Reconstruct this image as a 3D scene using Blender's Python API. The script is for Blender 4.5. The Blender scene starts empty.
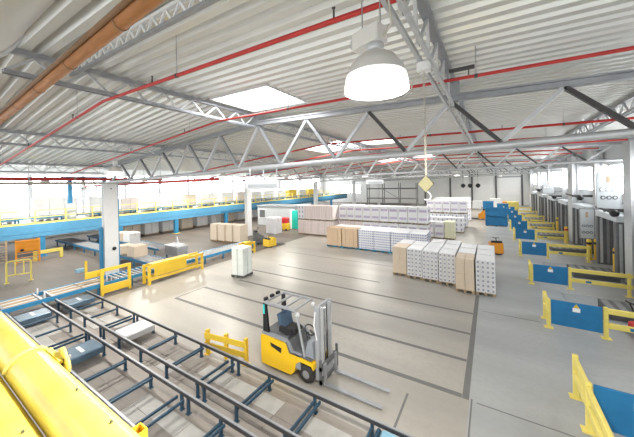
import bpy, bmesh, math, random
from mathutils import Vector, Matrix
random.seed(7)
sc = bpy.context.scene
COL = sc.collection

# ------------------------------------------------------------------ camera
CAM_H = 5.4
yaw, roll = math.radians(31.95), math.radians(-1.25)
fw = Vector((-math.sin(yaw), math.cos(yaw), 0))
r0 = Vector((math.cos(yaw), math.sin(yaw), 0))
rt = r0*math.cos(roll) + Vector((0, 0, 1))*math.sin(roll)
up = rt.cross(fw)
cd = bpy.data.cameras.new('camera'); cam = bpy.data.objects.new('camera', cd); COL.objects.link(cam)
M4 = Matrix((rt, up, -fw)).transposed().to_4x4(); M4.translation = (0, 0, CAM_H)
cam.matrix_world = M4
cd.sensor_width = 36; cd.lens = 36*279/634; cd.shift_y = -34.9/634
cd.clip_start = .05; cd.clip_end = 400
sc.camera = cam

# ------------------------------------------------------------------ world, exposure
w = bpy.data.worlds.new('daylight'); sc.world = w; w.use_nodes = True
bg = w.node_tree.nodes['Background']
bg.inputs[0].default_value = (.93, .97, 1, 1); bg.inputs[1].default_value = 1.7
sc.view_settings.view_transform = 'Standard'; sc.view_settings.look = 'None'
sc.view_settings.gamma = 1; sc.view_settings.use_curve_mapping = False
sc.view_settings.exposure = 0.42
WINDOW_GLOW, SKYLIGHT_GLOW, LAMP_WATT = 6.0, 8.0, 380

# ------------------------------------------------------------------ materials
MATS = {}
def mat(name, col, rough=.55, metal=0., var=.12, scale=3., bump=0., spec=.4, emit=None, col2=None, stretch=None, alpha=None):
    if name in MATS: return MATS[name]
    m = bpy.data.materials.new(name); m.use_nodes = True
    nt = m.node_tree; b = nt.nodes['Principled BSDF']
    b.inputs['Roughness'].default_value = rough; b.inputs['Metallic'].default_value = metal
    b.inputs['Specular IOR Level'].default_value = spec
    c = tuple(col) + (1,)
    c2 = tuple(col2) + (1,) if col2 else tuple(max(0, v*(1-var)) for v in col) + (1,)
    tc = nt.nodes.new('ShaderNodeTexCoord'); nz = nt.nodes.new('ShaderNodeTexNoise')
    nz.inputs['Scale'].default_value = scale; nz.inputs['Detail'].default_value = 6; nz.inputs['Roughness'].default_value = .62
    src = tc.outputs['Object']
    if stretch:
        mp = nt.nodes.new('ShaderNodeMapping'); mp.inputs['Scale'].default_value = stretch
        nt.links.new(src, mp.inputs[0]); src = mp.outputs[0]
    nt.links.new(src, nz.inputs['Vector'])
    rp = nt.nodes.new('ShaderNodeValToRGB')
    rp.color_ramp.elements[0].position = .3; rp.color_ramp.elements[0].color = c2
    rp.color_ramp.elements[1].position = .7; rp.color_ramp.elements[1].color = c
    nt.links.new(nz.outputs['Fac'], rp.inputs[0]); nt.links.new(rp.outputs[0], b.inputs['Base Color'])
    if bump:
        bn = nt.nodes.new('ShaderNodeBump'); bn.inputs['Strength'].default_value = bump; bn.inputs['Distance'].default_value = .02
        nt.links.new(nz.outputs['Fac'], bn.inputs['Height']); nt.links.new(bn.outputs[0], b.inputs['Normal'])
    if emit:
        b.inputs['Emission Color'].default_value = c; b.inputs['Emission Strength'].default_value = emit
    if alpha is not None: b.inputs['Alpha'].default_value = alpha
    MATS[name] = m
    return m

def floor_mat(name, c1, c2, c3, rough=.42):
    m = bpy.data.materials.new(name); m.use_nodes = True
    nt = m.node_tree; b = nt.nodes['Principled BSDF']; N = nt.nodes.new; L = nt.links.new
    tc = N('ShaderNodeTexCoord')
    n1 = N('ShaderNodeTexNoise'); n1.inputs['Scale'].default_value = .35; n1.inputs['Detail'].default_value = 5
    n2 = N('ShaderNodeTexNoise'); n2.inputs['Scale'].default_value = 6; n2.inputs['Detail'].default_value = 8; n2.inputs['Roughness'].default_value = .7
    mp = N('ShaderNodeMapping'); mp.inputs['Scale'].default_value = (.5, 2.2, 1)
    L(tc.outputs['Object'], mp.inputs[0]); L(mp.outputs[0], n1.inputs['Vector']); L(tc.outputs['Object'], n2.inputs['Vector'])
    r1 = N('ShaderNodeValToRGB'); r1.color_ramp.elements[0].position = .35; r1.color_ramp.elements[1].position = .66
    r1.color_ramp.elements[0].color = (*c2, 1); r1.color_ramp.elements[1].color = (*c1, 1)
    L(n1.outputs['Fac'], r1.inputs[0])
    mx = N('ShaderNodeMix'); mx.data_type = 'RGBA'
    r2 = N('ShaderNodeValToRGB'); r2.color_ramp.elements[0].position = .45; r2.color_ramp.elements[1].position = .75
    r2.color_ramp.elements[1].color = (.6, .6, .6, 1)
    L(n2.outputs['Fac'], r2.inputs[0]); L(r2.outputs[0], mx.inputs[0])
    L(r1.outputs[0], mx.inputs[6]); mx.inputs[7].default_value = (*c3, 1)
    L(mx.outputs[2], b.inputs['Base Color'])
    b.inputs['Roughness'].default_value = rough; b.inputs['Specular IOR Level'].default_value = .45
    MATS[name] = m
    return m

floor_mat('concrete', (.40, .375, .335), (.325, .305, .275), (.30, .28, .25), .38)
floor_mat('concrete_sky_tint', (.40, .41, .41), (.33, .34, .345), (.31, .31, .31))  # daylight reflected from the dock windows is mixed into this cool grey
floor_mat('concrete_dark', (.31, .275, .245), (.25, .22, .195), (.24, .21, .185), .5)
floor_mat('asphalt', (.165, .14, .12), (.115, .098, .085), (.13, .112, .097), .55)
mat('leveller', (.36, .38, .40), .5, .1, var=.15); mat('header', (.55, .50, .42), .5); mat('joint', (.17, .17, .165), .7); mat('plate_floor', (.29, .26, .235), .6, var=.3, scale=1.2); mat('plate_floor2', (.45, .44, .42), .6, var=.25, scale=2)
mat('roof', (.76, .755, .715), .27, .3, var=.12, scale=1.5, stretch=(.3, 2, 2))
mat('steel', (.40, .41, .43), .45, .5, var=.2, scale=4)
mat('steel_light', (.60, .61, .62), .4, .4, var=.15, scale=5)
mat('steel_dark', (.085, .08, .08), .5, .3, var=.3)
mat('steel_white', (.78, .79, .80), .45, 0, var=.06)
mat('rail_steel', (.085, .085, .09), .38, .5, var=.3, scale=8)
mat('red', (.52, .035, .03), .4, var=.2); mat('red_part', (.62, .04, .04), .4)
mat('brown_pipe', (.50, .21, .065), .5, var=.35, scale=6, stretch=(.6, 3, 3))
mat('rust', (.30, .17, .09), .6, var=.3)
mat('duct', (.42, .40, .37), .42, .35, var=.2, scale=2, stretch=(.4, 2, 2))
mat('yellow', (.80, .53, .045), .42, var=.10, scale=5); mat('yellow_pipe', (.74, .60, .13), .25, var=.10, scale=4, col2=(.68, .53, .08), spec=.5)
mat('lemon', (.84, .70, .17), .45, var=.12); mat('truck_yellow', (.90, .55, .015), .3, var=.05, spec=.5)
mat('orange', (.82, .33, .03), .45, var=.15)
mat('blue', (.02, .19, .42), .45, var=.2); mat('blue_steel', (.04, .25, .47), .45, var=.2, scale=1.5); mat('blue_deep', (.03, .17, .31), .5, var=.25); mat('slate', (.035, .085, .14), .45, .2, var=.3); mat('slate_light', (.10, .16, .22), .4, .3, var=.3)
mat('blue_pale', (.22, .42, .55), .4, var=.15); mat('mezz_blue', (.09, .30, .50), .45, var=.15)
mat('cyan', (.05, .75, .70), .4); mat('teal', (.02, .50, .42), .45)
mat('black', (.02, .02, .022), .5, var=.3); mat('rubber', (.045, .042, .04), .75, var=.3)
mat('seat', (.07, .12, .19), .6); mat('grey_plastic', (.30, .32, .35), .5, var=.1); mat('guard_grey', (.40, .41, .43), .4, .2, var=.08)
mat('chrome', (.75, .76, .78), .2, .9)
mat('white', (.84, .84, .84), .5, var=.04); mat('white_wall', (.80, .80, .79), .6, var=.06, scale=.6)
mat('grey_wall', (.60, .62, .63), .6, var=.08, scale=.5); mat('grey_door', (.52, .55, .58), .5, .1, var=.1)
mat('panel', (.56, .59, .61), .45, var=.06); mat('dark_grey', (.13, .135, .14), .6, var=.25); mat('strip_grey', (.28, .28, .28), .55, var=.3)
mat('carton_white', (.80, .80, .81), .55, var=.05); mat('carton_cool', (.77, .78, .83), .55, var=.05)
mat('carton_pink', (.78, .70, .68), .55, var=.08); mat('carton_pale', (.80, .80, .58), .55, var=.06)
mat('kraft', (.60, .44, .30), .65, var=.12, scale=4); mat('kraft_light', (.70, .58, .45), .65, var=.1)
mat('beige', (.74, .64, .52), .6, var=.08); mat('wrap', (.76, .80, .76), .3, var=.1, scale=5, spec=.6)
mat('print_grey', (.33, .33, .40), .6); mat('print_blue', (.22, .26, .50), .6); mat('print_violet', (.52, .46, .60), .6); mat('print_rose', (.66, .48, .48), .6)
mat('wood', (.52, .38, .24), .65, var=.25, scale=5, stretch=(1, 4, 1)); mat('pallet_blue', (.03, .27, .45), .55, var=.25); mat('pallet_wood', (.40, .30, .19), .7, var=.25)
mat('bowl', (.80, .79, .76), .3, .3, var=.06); mat('rope', (.52, .49, .41), .7); mat('khaki', (.13, .12, .055), .5)
mat('rim_glow', (1, .98, .94), .4, emit=.55, var=0); mat('lamp_glow', (1, .98, .93), .5, emit=22, var=0); mat('window_glow', (.95, .98, 1), .4, emit=WINDOW_GLOW, var=0); mat('skylight_glow', (.97, .99, 1), .4, emit=SKYLIGHT_GLOW, var=0)

# ------------------------------------------------------------------ mesh helpers
class MB:
    def __init__(s): s.v = []; s.f = []; s.sm = []
    def _add(s, vs, fs, smooth=False):
        o = len(s.v); s.v += [tuple(v) for v in vs]; s.f += [tuple(i+o for i in f) for f in fs]; s.sm += [smooth]*len(fs)
        return s
    def box(s, x0, y0, z0, x1, y1, z1):
        vs = [(x, y, z) for z in (z0, z1) for y in (y0, y1) for x in (x0, x1)]
        return s._add(vs, [(0, 2, 3, 1), (4, 5, 7, 6), (0, 1, 5, 4), (2, 6, 7, 3), (0, 4, 6, 2), (1, 3, 7, 5)])
    def cbox(s, c, sz, rz=0):
        vs = []
        for k in (-1, 1):
            for j in (-1, 1):
                for i in (-1, 1):
                    x, y = i*sz[0]/2, j*sz[1]/2
                    vs.append((c[0]+x*math.cos(rz)-y*math.sin(rz), c[1]+x*math.sin(rz)+y*math.cos(rz), c[2]+k*sz[2]/2))
        return s._add(vs, [(0, 2, 3, 1), (4, 5, 7, 6), (0, 1, 5, 4), (2, 6, 7, 3), (0, 4, 6, 2), (1, 3, 7, 5)])
    def chbox(s, x0, y0, z0, x1, y1, z1, b=.02):      # box with chamfered vertical and top edges
        def ring(z, e): return [(x0+e+b, y0+e, z), (x1-e-b, y0+e, z), (x1-e, y0+e+b, z), (x1-e, y1-e-b, z), (x1-e-b, y1-e, z), (x0+e+b, y1-e, z), (x0+e, y1-e-b, z), (x0+e, y0+e+b, z)]
        return s.loft([ring(z0, 0), ring(z1-b, 0), ring(z1, b)])
    def loft(s, rings, caps=True, smooth=False, closed=False):
        n = len(rings[0]); vs = [p for r in rings for p in r]; fs = []
        m = len(rings)
        for k in range(m if closed else m-1):
            a, b = k*n, ((k+1) % m)*n
            for i in range(n):
                j = (i+1) % n
                fs.append((a+i, a+j, b+j, b+i))
        s._add(vs, fs, smooth)
        if caps and not closed:
            s._add(rings[0], [tuple(range(n-1, -1, -1))]); s._add(rings[-1], [tuple(range(n))])
        return s
    def bar(s, p0, p1, wd, ht, upv=(0, 0, 1)):
        p0, p1 = Vector(p0), Vector(p1); d = (p1-p0).normalized(); u = Vector(upv)
        if abs(d.dot(u)) > .98: u = Vector((1, 0, 0))
        a = d.cross(u).normalized()*wd/2; b = a.cross(d).normalized()*ht/2
        return s.loft([[p-a-b, p+a-b, p+a+b, p-a+b] for p in (p0, p1)])
    def tube(s, pts, r, n=10, smooth=True, caps=True):
        pts = [Vector(p) for p in pts]; rings = []; prev = None
        for i, p in enumerate(pts):
            d = (pts[min(i+1, len(pts)-1)]-pts[max(i-1, 0)]).normalized()
            if prev is None:
                a = d.cross(Vector((0, 0, 1)))
                if a.length < .05: a = d.cross(Vector((1, 0, 0)))
                a.normalize()
            else:
                a = (prev - d*prev.dot(d)).normalized()
            prev = a; b = d.cross(a)
            rr = r[i] if isinstance(r, (list, tuple)) else r
            rings.append([p+a*math.cos(t)*rr+b*math.sin(t)*rr for t in [2*math.pi*k/n for k in range(n)]])
        return s.loft(rings, caps, smooth)
    def lathe(s, c, prof, n=24, axis='z', smooth=True, caps=False):
        rings = []
        for r, h in prof:
            ring = []
            for k in range(n):
                t = 2*math.pi*k/n; a, b = r*math.cos(t), r*math.sin(t)
                p = {'z': (a, b, h), 'x': (h, a, b), 'y': (b, h, a)}[axis]
                ring.append((c[0]+p[0], c[1]+p[1], c[2]+p[2]))
            rings.append(ring)
        return s.loft(rings, caps, smooth)
    def prism(s, poly, y0, y1, plane='xz'):
        def P(a, b, t): return (a, t, b) if plane == 'xz' else ((t, a, b) if plane == 'yz' else (a, b, t))
        return s.loft([[P(a, b, y0) for a, b in poly], [P(a, b, y1) for a, b in poly]])
    def mesh(s, name, m):
        me = bpy.data.meshes.new(name); me.from_pydata(s.v, [], s.f); me.update()
        me.polygons.foreach_set('use_smooth', s.sm)
        bm = bmesh.new(); bm.from_mesh(me); bmesh.ops.recalc_face_normals(bm, faces=bm.faces); bm.to_mesh(me); bm.free()
        me.materials.append(MATS[m]); return me
    def build(s, name, m, parent=None, label=None):
        return link(name, s.mesh(name, m), parent, label)

def link(name, me, parent=None, label=None):
    o = bpy.data.objects.new(name, me); COL.objects.link(o)
    if parent is not None: o.parent = parent
    if label: o['label'] = label
    return o
def thing(name, label, cat, loc=(0, 0, 0), rz=0, group=None):
    o = bpy.data.objects.new(name, None); COL.objects.link(o)
    o.location = loc; o.rotation_euler = (0, 0, rz); o.empty_display_size = .2
    return tag(o, label, cat, group)
def tag(o, label, cat, group=None):
    o['label'] = label; o['category'] = cat
    if group: o['group'] = group
    return o
def struct(o, label=None):
    o['kind'] = 'structure'
    if label: o['label'] = label
    return o
ORD = ['first', 'second', 'third', 'fourth', 'fifth', 'sixth', 'seventh', 'eighth', 'ninth', 'tenth', 'eleventh', 'twelfth', 'thirteenth', 'fourteenth', 'fifteenth', 'sixteenth']

# ------------------------------------------------------------------ the shell
RIDGE, VALLEY = -7.47, -21.6
def roof_z(x):       # underside of the corrugated roof
    if x < VALLEY: return roof_z(VALLEY) + .06*(VALLEY-x)
    return 8.05 - (.098*(RIDGE-x) if x < RIDGE else .02*(x-RIDGE))
XL, XR, YF, YB = -42., 6.6, -4., 71.
fl = struct(MB().box(-16.2, 5.62, -.2, -.55, YB, 0).build('floor', 'concrete'), 'pale worn concrete floor of the hall')
fd = struct(MB().box(-.55, YF, -.2, XR+.3, YB, 0).build('floor_dock', 'concrete_sky_tint'), 'concrete lane in front of the loading docks, cool grey from painted sky reflection')
ff = struct(MB().box(-16.2, YF, -.2, -.55, 5.62, 0).build('floor_front', 'concrete_dark'), 'brownish concrete floor under the conveyor lanes')
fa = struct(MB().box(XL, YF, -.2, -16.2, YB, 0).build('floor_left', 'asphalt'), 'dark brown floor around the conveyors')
# dark filled strips between the storage lanes (flush inlays, a few millimetres proud)
for y, x0, x1, wd in ((7.8, -13.1, -.72, .15), (9.4, -13.1, -.72, .13), (11.1, -12.3, -.72, .13), (12.84, -13.0, -.72, .12), (14.5, -12.2, -5.2, .09), (17.6, -14, -5, .05)):
    MB().box(x0, y-wd/2, .0, x1, y+wd/2, .004).build('floor_strip', 'joint', fl)
for x, y0, y1, wd in ((-.635, 7.725, 15.0, .15), (-13.1, 7.8, 9.4, .05), (-1.9, 5.7, 7.2, .05)):
    MB().box(x-wd/2, y0, .0, x+wd/2, y1, .004).build('floor_strip', 'joint', fl)
for x, y0, y1, wd in ((-.5, 5.6, 7.8, .035),):
    MB().box(x-wd/2, y0, .0, x+wd/2, y1, .003).build('floor_joint', 'joint', fd)
for y, x0, x1 in ((7.72, -.4, 5.5), (13.3, -.4, 1.5)):
    MB().box(x0, y-.015, .0, x1, y+.015, .003).build('floor_joint', 'joint', fd)
# floor plates under the two conveyor lanes
for ya, yb, x0 in ((2.98, 3.82, -16.4), (4.48, 5.38, -16.4)):
    x = x0
    while x < -.5:
        L = random.choice((.7, .9, 1.1))
        for k in range(2):
            yy = ya + k*(yb-ya)/2
            MB().box(x+.01, yy+.008, 0, x+L-.01, yy+(yb-ya)/2-.008, .006+random.random()*.006).build('floor_plate', 'plate_floor2' if random.random() < .3 else 'plate_floor', ff)
        x += L

# corrugated roof: trapezoid ribs running down the slope, with openings for the skylights
SKY = [(-7.15, -4.95, 5.55, 7.35), (-10.6, -7.9, 15.2, 18.4), (-7.15, -4.95, 16.4, 18.4), (-10.6, -7.9, 29, 32), (-7.15, -4.95, 29, 32), (-7.15, -4.95, -3.2, -1.6)]
pitch = .29
xs = sorted(set([XL, -30, VALLEY, RIDGE, 0, XR+.2] + [a for s in SKY for a in s[:2]]))
prof = [(0, 0), (.135, 0), (.17, .115), (.22, .115)]
nY = int((YB-YF)/pitch)+1
ys = [(YF+i*pitch+a, h) for i in range(nY) for a, h in prof]
n = len(ys)
for nm, xr_ in (('ceiling', [x for x in xs if x >= RIDGE]), ('ceiling_left', [x for x in xs if VALLEY <= x <= RIDGE]), ('ceiling_far_left', [x for x in xs if x <= VALLEY])):
    vs = [(x, y, roof_z(x)+h) for x in xr_ for y, h in ys]; fs = []
    for i in range(len(xr_)-1):
        for j in range(n-1):
            xm, ym = (xr_[i]+xr_[i+1])/2, (ys[j][0]+ys[j+1][0])/2
            if any(q[0] < xm < q[1] and q[2] < ym < q[3] for q in SKY): continue
            fs.append((i*n+j, i*n+j+1, (i+1)*n+j+1, (i+1)*n+j))
    mb = MB(); mb._add(vs, fs)
    struct(mb.build(nm, 'roof'), 'pale corrugated sheet metal roof'+{'ceiling': '', 'ceiling_left': ' falling to the left', 'ceiling_far_left': ' over the mezzanine'}[nm])
for k, (x0, x1, y0, y1) in enumerate(SKY):
    wn = bpy.data.objects.new('window_%d' % (k+1), None); COL.objects.link(wn); struct(wn, 'bright skylight in the corrugated roof')
    fr = MB()
    zc = lambda x: roof_z(x)
    for a, b, c, d in ((x0-.06, y0-.06, x1+.06, y0), (x0-.06, y1, x1+.06, y1+.06), (x0-.06, y0, x0, y1), (x1, y0, x1+.06, y1)):
        fr.loft([[(a, b, zc(a)-.02), (c, b, zc(c)-.02), (c, d, zc(c)-.02), (a, d, zc(a)-.02)], [(a, b, zc(a)+.25), (c, b, zc(c)+.25), (c, d, zc(c)+.25), (a, d, zc(a)+.25)]])
    fr.build('skylight_curb', 'steel_white', wn)
    for q in range(3):
        xa, xb = x0+(x1-x0)*q/3+.02, x0+(x1-x0)*(q+1)/3-.02
        MB().loft([[(xa, y0, zc(xa)+h), (xb, y0, zc(xb)+h), (xb, y1, zc(xb)+h), (xa, y1, zc(xa)+h)] for h in (.18, .22)]).build('pane', 'skylight_glow', wn)
    MB().bar((x0, y0-.05, zc(x0)+.27), (x1, y0-.05, zc(x1)+.27), .02, .02).build('glazing_bar', 'steel_white', wn)

# walls
struct(MB().box(XR, YF, 0, XR+.3, YB, 7.75).build('wall_right', 'grey_wall'), 'grey loading dock wall')
mbw = MB().prism([(XL, 0), (XR+.3, 0), (XR+.3, 7.75), (RIDGE, 8.05), (VALLEY, roof_z(VALLEY)), (XL, roof_z(XL))], YB, YB+.3)
struct(mbw.build('wall_back', 'white_wall'), 'pale far end wall')
struct(MB().box(XL-.3, YF, 0, XL, YB, roof_z(XL)).build('wall_left', 'white_wall'), 'pale wall behind the mezzanine')

# ------------------------------------------------------------------ roof steel
def bot_z(x): return 6.2 + .022*x
def top_z(x): return 7.74 - (.083*(RIDGE-x) if x < RIDGE else .036*(x-RIDGE))
def roof_truss(Y, x0, x1, label, detail=True):
    t = thing('roof_truss', label, 'truss', (0, Y, 0), group='main roof trusses')
    top = [x0, RIDGE, x1]
    m = MB()
    for a, b in zip(top[:-1], top[1:]):
        m.bar((a, 0, top_z(a)-.05), (b, 0, top_z(b)-.05), .18, .11)
        m.bar((a, 0, top_z(a)+.03), (b, 0, top_z(b)+.03), .26, .04)
    m.build('top_chord', 'steel', t)
    MB().tube([(x0, 0, bot_z(x0)), (x1, 0, bot_z(x1))], .085, 10).build('bottom_chord', 'steel_light', t)
    k = 0; tx = RIDGE+.1
    nodes = []
    xx = tx
    while xx-1.1 > x0: xx -= 2.18
    while xx < x1:
        if xx > x0: nodes.append(('t', xx))
        if x0 < xx+1.06 < x1: nodes.append(('b', xx+1.06))
        xx += 2.18
    for (ka, xa), (kb, xb) in zip(nodes[:-1], nodes[1:]):
        za = top_z(xa)-.1 if ka == 't' else bot_z(xa)+.05
        zb = top_z(xb)-.1 if kb == 't' else bot_z(xb)+.05
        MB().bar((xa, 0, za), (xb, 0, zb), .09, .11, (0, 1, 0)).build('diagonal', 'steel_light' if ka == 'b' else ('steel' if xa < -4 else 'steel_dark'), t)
    for xg in (-13.7, RIDGE, -.76):
        if x0 < xg < x1: MB().cbox((xg, -.02, (top_z(xg)+roof_z(xg))/2-.02), (.3, .2, roof_z(xg)-top_z(xg)-.02)).build('gusset', 'steel', t)
    return t
TY = [7.78, 21.4, 35., 48.6, 62.2]
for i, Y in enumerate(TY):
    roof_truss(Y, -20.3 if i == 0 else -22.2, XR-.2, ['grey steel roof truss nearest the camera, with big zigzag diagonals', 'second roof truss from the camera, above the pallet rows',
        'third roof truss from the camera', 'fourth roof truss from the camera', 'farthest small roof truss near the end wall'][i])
def roof_girder(X, y0, y1, label, parts=True, dp=.42, sh=0):
    t = thing('lattice_girder', label, 'girder', (X, y0, 0), group='lattice girders under the roof')
    zt = roof_z(X)-.06; L = y1-y0; zb = zt-dp
    MB().bar((0, 0, zt), (0, L, zt), .13, .10).build('top_chord', 'steel', t)
    for q in (-.07, .07): MB().bar((q+sh, 0, zb), (q+sh, L, zb), .05, .07).build('bottom_chord', 'steel_light' if sh else 'steel', t)
    st = .42; nn = int(L/st); base = {}
    def lace(m_, y, d): return m_.bar((sh if d == 0 else 0, y, zb if d == 0 else zt-.05), (0 if d == 0 else sh, y+st, zt-.05 if d == 0 else zb), .05, .04, (1, 0, 0))
    if parts:
        for d in (0, 1): base[d] = lace(MB(), 0, d).mesh('lacing_bar', 'steel_light')
        for q in range(nn): link('lacing_bar', base[q % 2], t).location = (0, q*st, 0)
    else:
        m = MB()
        for q in range(nn): lace(m, q*st, q % 2)
        m.build('lacing', 'steel_light', t)['kind'] = 'stuff'
    return t
for X, nm in ((-13.7, 'left'), (RIDGE, 'ridge'), (-.76, 'right')):
    kw = dict(dp=.60, sh=-.06) if nm == 'right' else {}
    lab = {'left': 'on the left roof slope', 'ridge': 'under the roof ridge', 'right': 'passing above the high bay lamp'}[nm]
    roof_girder(X, {'right': -.2, 'ridge': 1.3, 'left': 2.25}[nm], 7.6, 'near lattice girder '+lab, **kw)
    roof_girder(X, 7.95, 21.2, 'lattice girder between first and second truss, '+{'left': 'left slope', 'ridge': 'at the ridge', 'right': 'right of the hoist chain'}[nm], False, **kw)
    roof_girder(X, 21.6, 34.8, 'far lattice girder behind the second truss, '+{'left': 'left slope', 'ridge': 'at the ridge', 'right': 'right slope'}[nm], False)
roof_girder(-20.2, 1.5, 7.6, 'near lattice girder ending at the near white column')
roof_girder(3.6, 8.0, 21.2, 'lattice girder high over the dock barriers', False)

# short lattice joist parallel to the brown pipe
t = thing('lattice_joist', 'small pale zigzag joist running beside the brown pipe', 'joist', (0, 2.25, 0))
zj = lambda x: roof_z(x)-.06
MB().bar((RIDGE+.1, 0, zj(RIDGE)), (2.5, 0, zj(2.5)), .06, .05).build('top_chord', 'steel_white', t)
MB().bar((RIDGE+.1, 0, zj(RIDGE)-.22), (2.5, 0, zj(2.5)-.22), .06, .05).build('bottom_chord', 'steel', t)
x = RIDGE+.2; k = 0
while x < 2.3:
    a, b = (-.22, 0) if k % 2 else (0, -.22)
    MB().bar((x, 0, zj(x)+a), (x+.17, 0, zj(x+.17)+b), .035, .03, (0, 1, 0)).build('lacing_bar', 'steel_white', t)
    x += .17; k += 1

# red sprinkler pipes across the roof, following its slope
def red_pipe(Y, x0, x1, drop, r, label, heads=3.2, m='red'):
    t = thing('sprinkler_pipe', label, 'pipe', (0, Y, 0), group='red sprinkler pipes')
    z = lambda x: roof_z(x)-drop
    pts = [(x0, 0, z(x0))] + ([(RIDGE, 0, z(RIDGE))] if x0 < RIDGE < x1 else []) + [(x1, 0, z(x1))]
    MB().tube(pts, r, 10).build('pipe', m, t)
    x = x0+2.9
    while heads and x < x1:
        MB().tube([(x, 0, z(x)), (x, 0, z(x)+.13)], .012, 6).tube([(x, 0, z(x)+.13), (x, 0, z(x)+.15)], [.016, .024], 6).build('sprinkler_head', 'steel_dark', t)
        x += heads
    x = x0+2.2
    while x < x1:
        MB().tube([(x, 0, z(x)+r), (x, 0, roof_z(x)+.12)], .008, 5).build('hanger_rod', 'steel', t)
        MB().lathe((x, 0, z(x)), [(r+.002, -.03), (r+.006, -.02), (r+.006, .02), (r+.002, .03)], 10, 'x').build('pipe_clip', 'steel_dark', t)
        x += 4.4
    return t
for i, (Y, dr, lab) in enumerate(((2.85, .66, 'red sprinkler pipe nearest the camera, passing behind the lamp'), (6.0, .56, 'second red sprinkler pipe, just before the first truss'),
        (12.9, .56, 'third red sprinkler pipe, behind the first truss'), (16.6, .56, 'fourth red sprinkler pipe between the first and second truss'),
        (19.7, .56, 'fifth red sprinkler pipe, just before the second truss'), (26., .4, 'sixth red sprinkler pipe behind the second truss'), (30., .4, 'seventh red sprinkler pipe far under the roof'), (40., .4, 'farthest red sprinkler pipe under the roof'))):
    red_pipe(Y, -20 if i < 2 else -22, 6.2, dr, .032 if i < 2 else .045, lab, 3.9 if i < 3 else 0)
for Y, zz, lab in ((8.8, 5.62, 'red pipe running right from behind the near white column'), (22.2, 5.9, 'red pipe under the left half of the second truss')):
    t = thing('sprinkler_main', lab, 'pipe', (0, Y, 0))
    MB().tube([(-26.6 if Y < 10 else -30, 0, zz-.05), (-11, 0, zz+.1)], .075 if Y < 10 else .05, 10).build('pipe', 'red', t)
    for x in (-24, -16) if Y < 10 else (-20, -14): MB().tube([(x, 0, zz), (x, 0, roof_z(x)+.02)], .01, 5).build('hanger_rod', 'steel', t)
for nm, lab, zz, r, m in (('sprinkler_main', 'thick red pipe above the mezzanine, left of the near white column', 6.15, .12, 'red'), ('header_pipe', 'pale pipe just below the thick red pipe above the mezzanine', 5.84, .10, 'header')):
    t = thing(nm, lab, 'pipe', (-27, 0, zz))
    MB().tube([(0, 1, .03), (0, 15, -.03)], r, 12).build('pipe', m, t)
    for y in (3.3, 5.8, 8.3, 10.8, 13.3): MB().lathe((0, y, 0), [(r+.002, -.04), (r+.014, -.04), (r+.014, .04), (r+.002, .04)], 12, 'y').build('pipe_clip', 'steel', t)
    if r > .11:
        for y in (3.3, 5.8, 8.3, 10.8, 13.3): MB().tube([(0, y, r), (0, y, roof_z(-27)-zz+.02)], .015, 5).build('hanger_rod', 'steel', t)
    else:
        for y in (3.3, 5.8, 8.3, 10.8, 13.3): MB().tube([(0, y, r), (0, y, .165)], .015, 5).build('hanger_rod', 'steel', t)

# brown pipe pair
t = thing('brown_pipe', 'orange brown pipe running under the roof at the upper left', 'pipe', (0, 1.5, 0))
bp = lambda x, dy=0, dz=0: (x, .0431*-(x+2.6)-.14+dy, 7.1+dz)
MB().tube([bp(-22), bp(-7.5), bp(3)], .075, 14).build('pipe', 'brown_pipe', t)
MB().tube([bp(-22, -.095, .02), bp(-7.5, -.095, .02), bp(3, -.095, .02)], .028, 8).build('side_pipe', 'rust', t)
for x in [-16+1.6*i for i in range(11)]:
    MB().lathe(bp(x), [(.076, -.015), (.082, -.015), (.082, .015), (.076, .015)], 14, 'x').build('pipe_band', 'rust', t)
for x in (-15, -11, .6): MB().tube([bp(x), (*bp(x)[:2], roof_z(x)+.02)], .01, 5).build('hanger_rod', 'steel', t)
# big round duct at the top left
t = thing('ventilation_duct', 'big round sheet metal duct at the top left corner', 'duct', (0, .22, 6.62))
MB().tube([(-14, 0, 0), (-2.9, 0, 0)], .38, 28).build('duct_section', 'duct', t)
MB().tube([(-2.88, 0, 0), (2, 0, 0)], .38, 28).build('duct_section', 'duct', t)
MB().lathe((-2.89, 0, 0), [(.38, -.03), (.40, -.03), (.40, .03), (.38, .03)], 28, 'x').build('joint_ring', 'steel_light', t)
for x in (-10, -5, 1): MB().tube([(x, 0, .37), (x, 0, roof_z(x)-6.6)], .012, 5).build('hanger_rod', 'steel', t)

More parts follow.
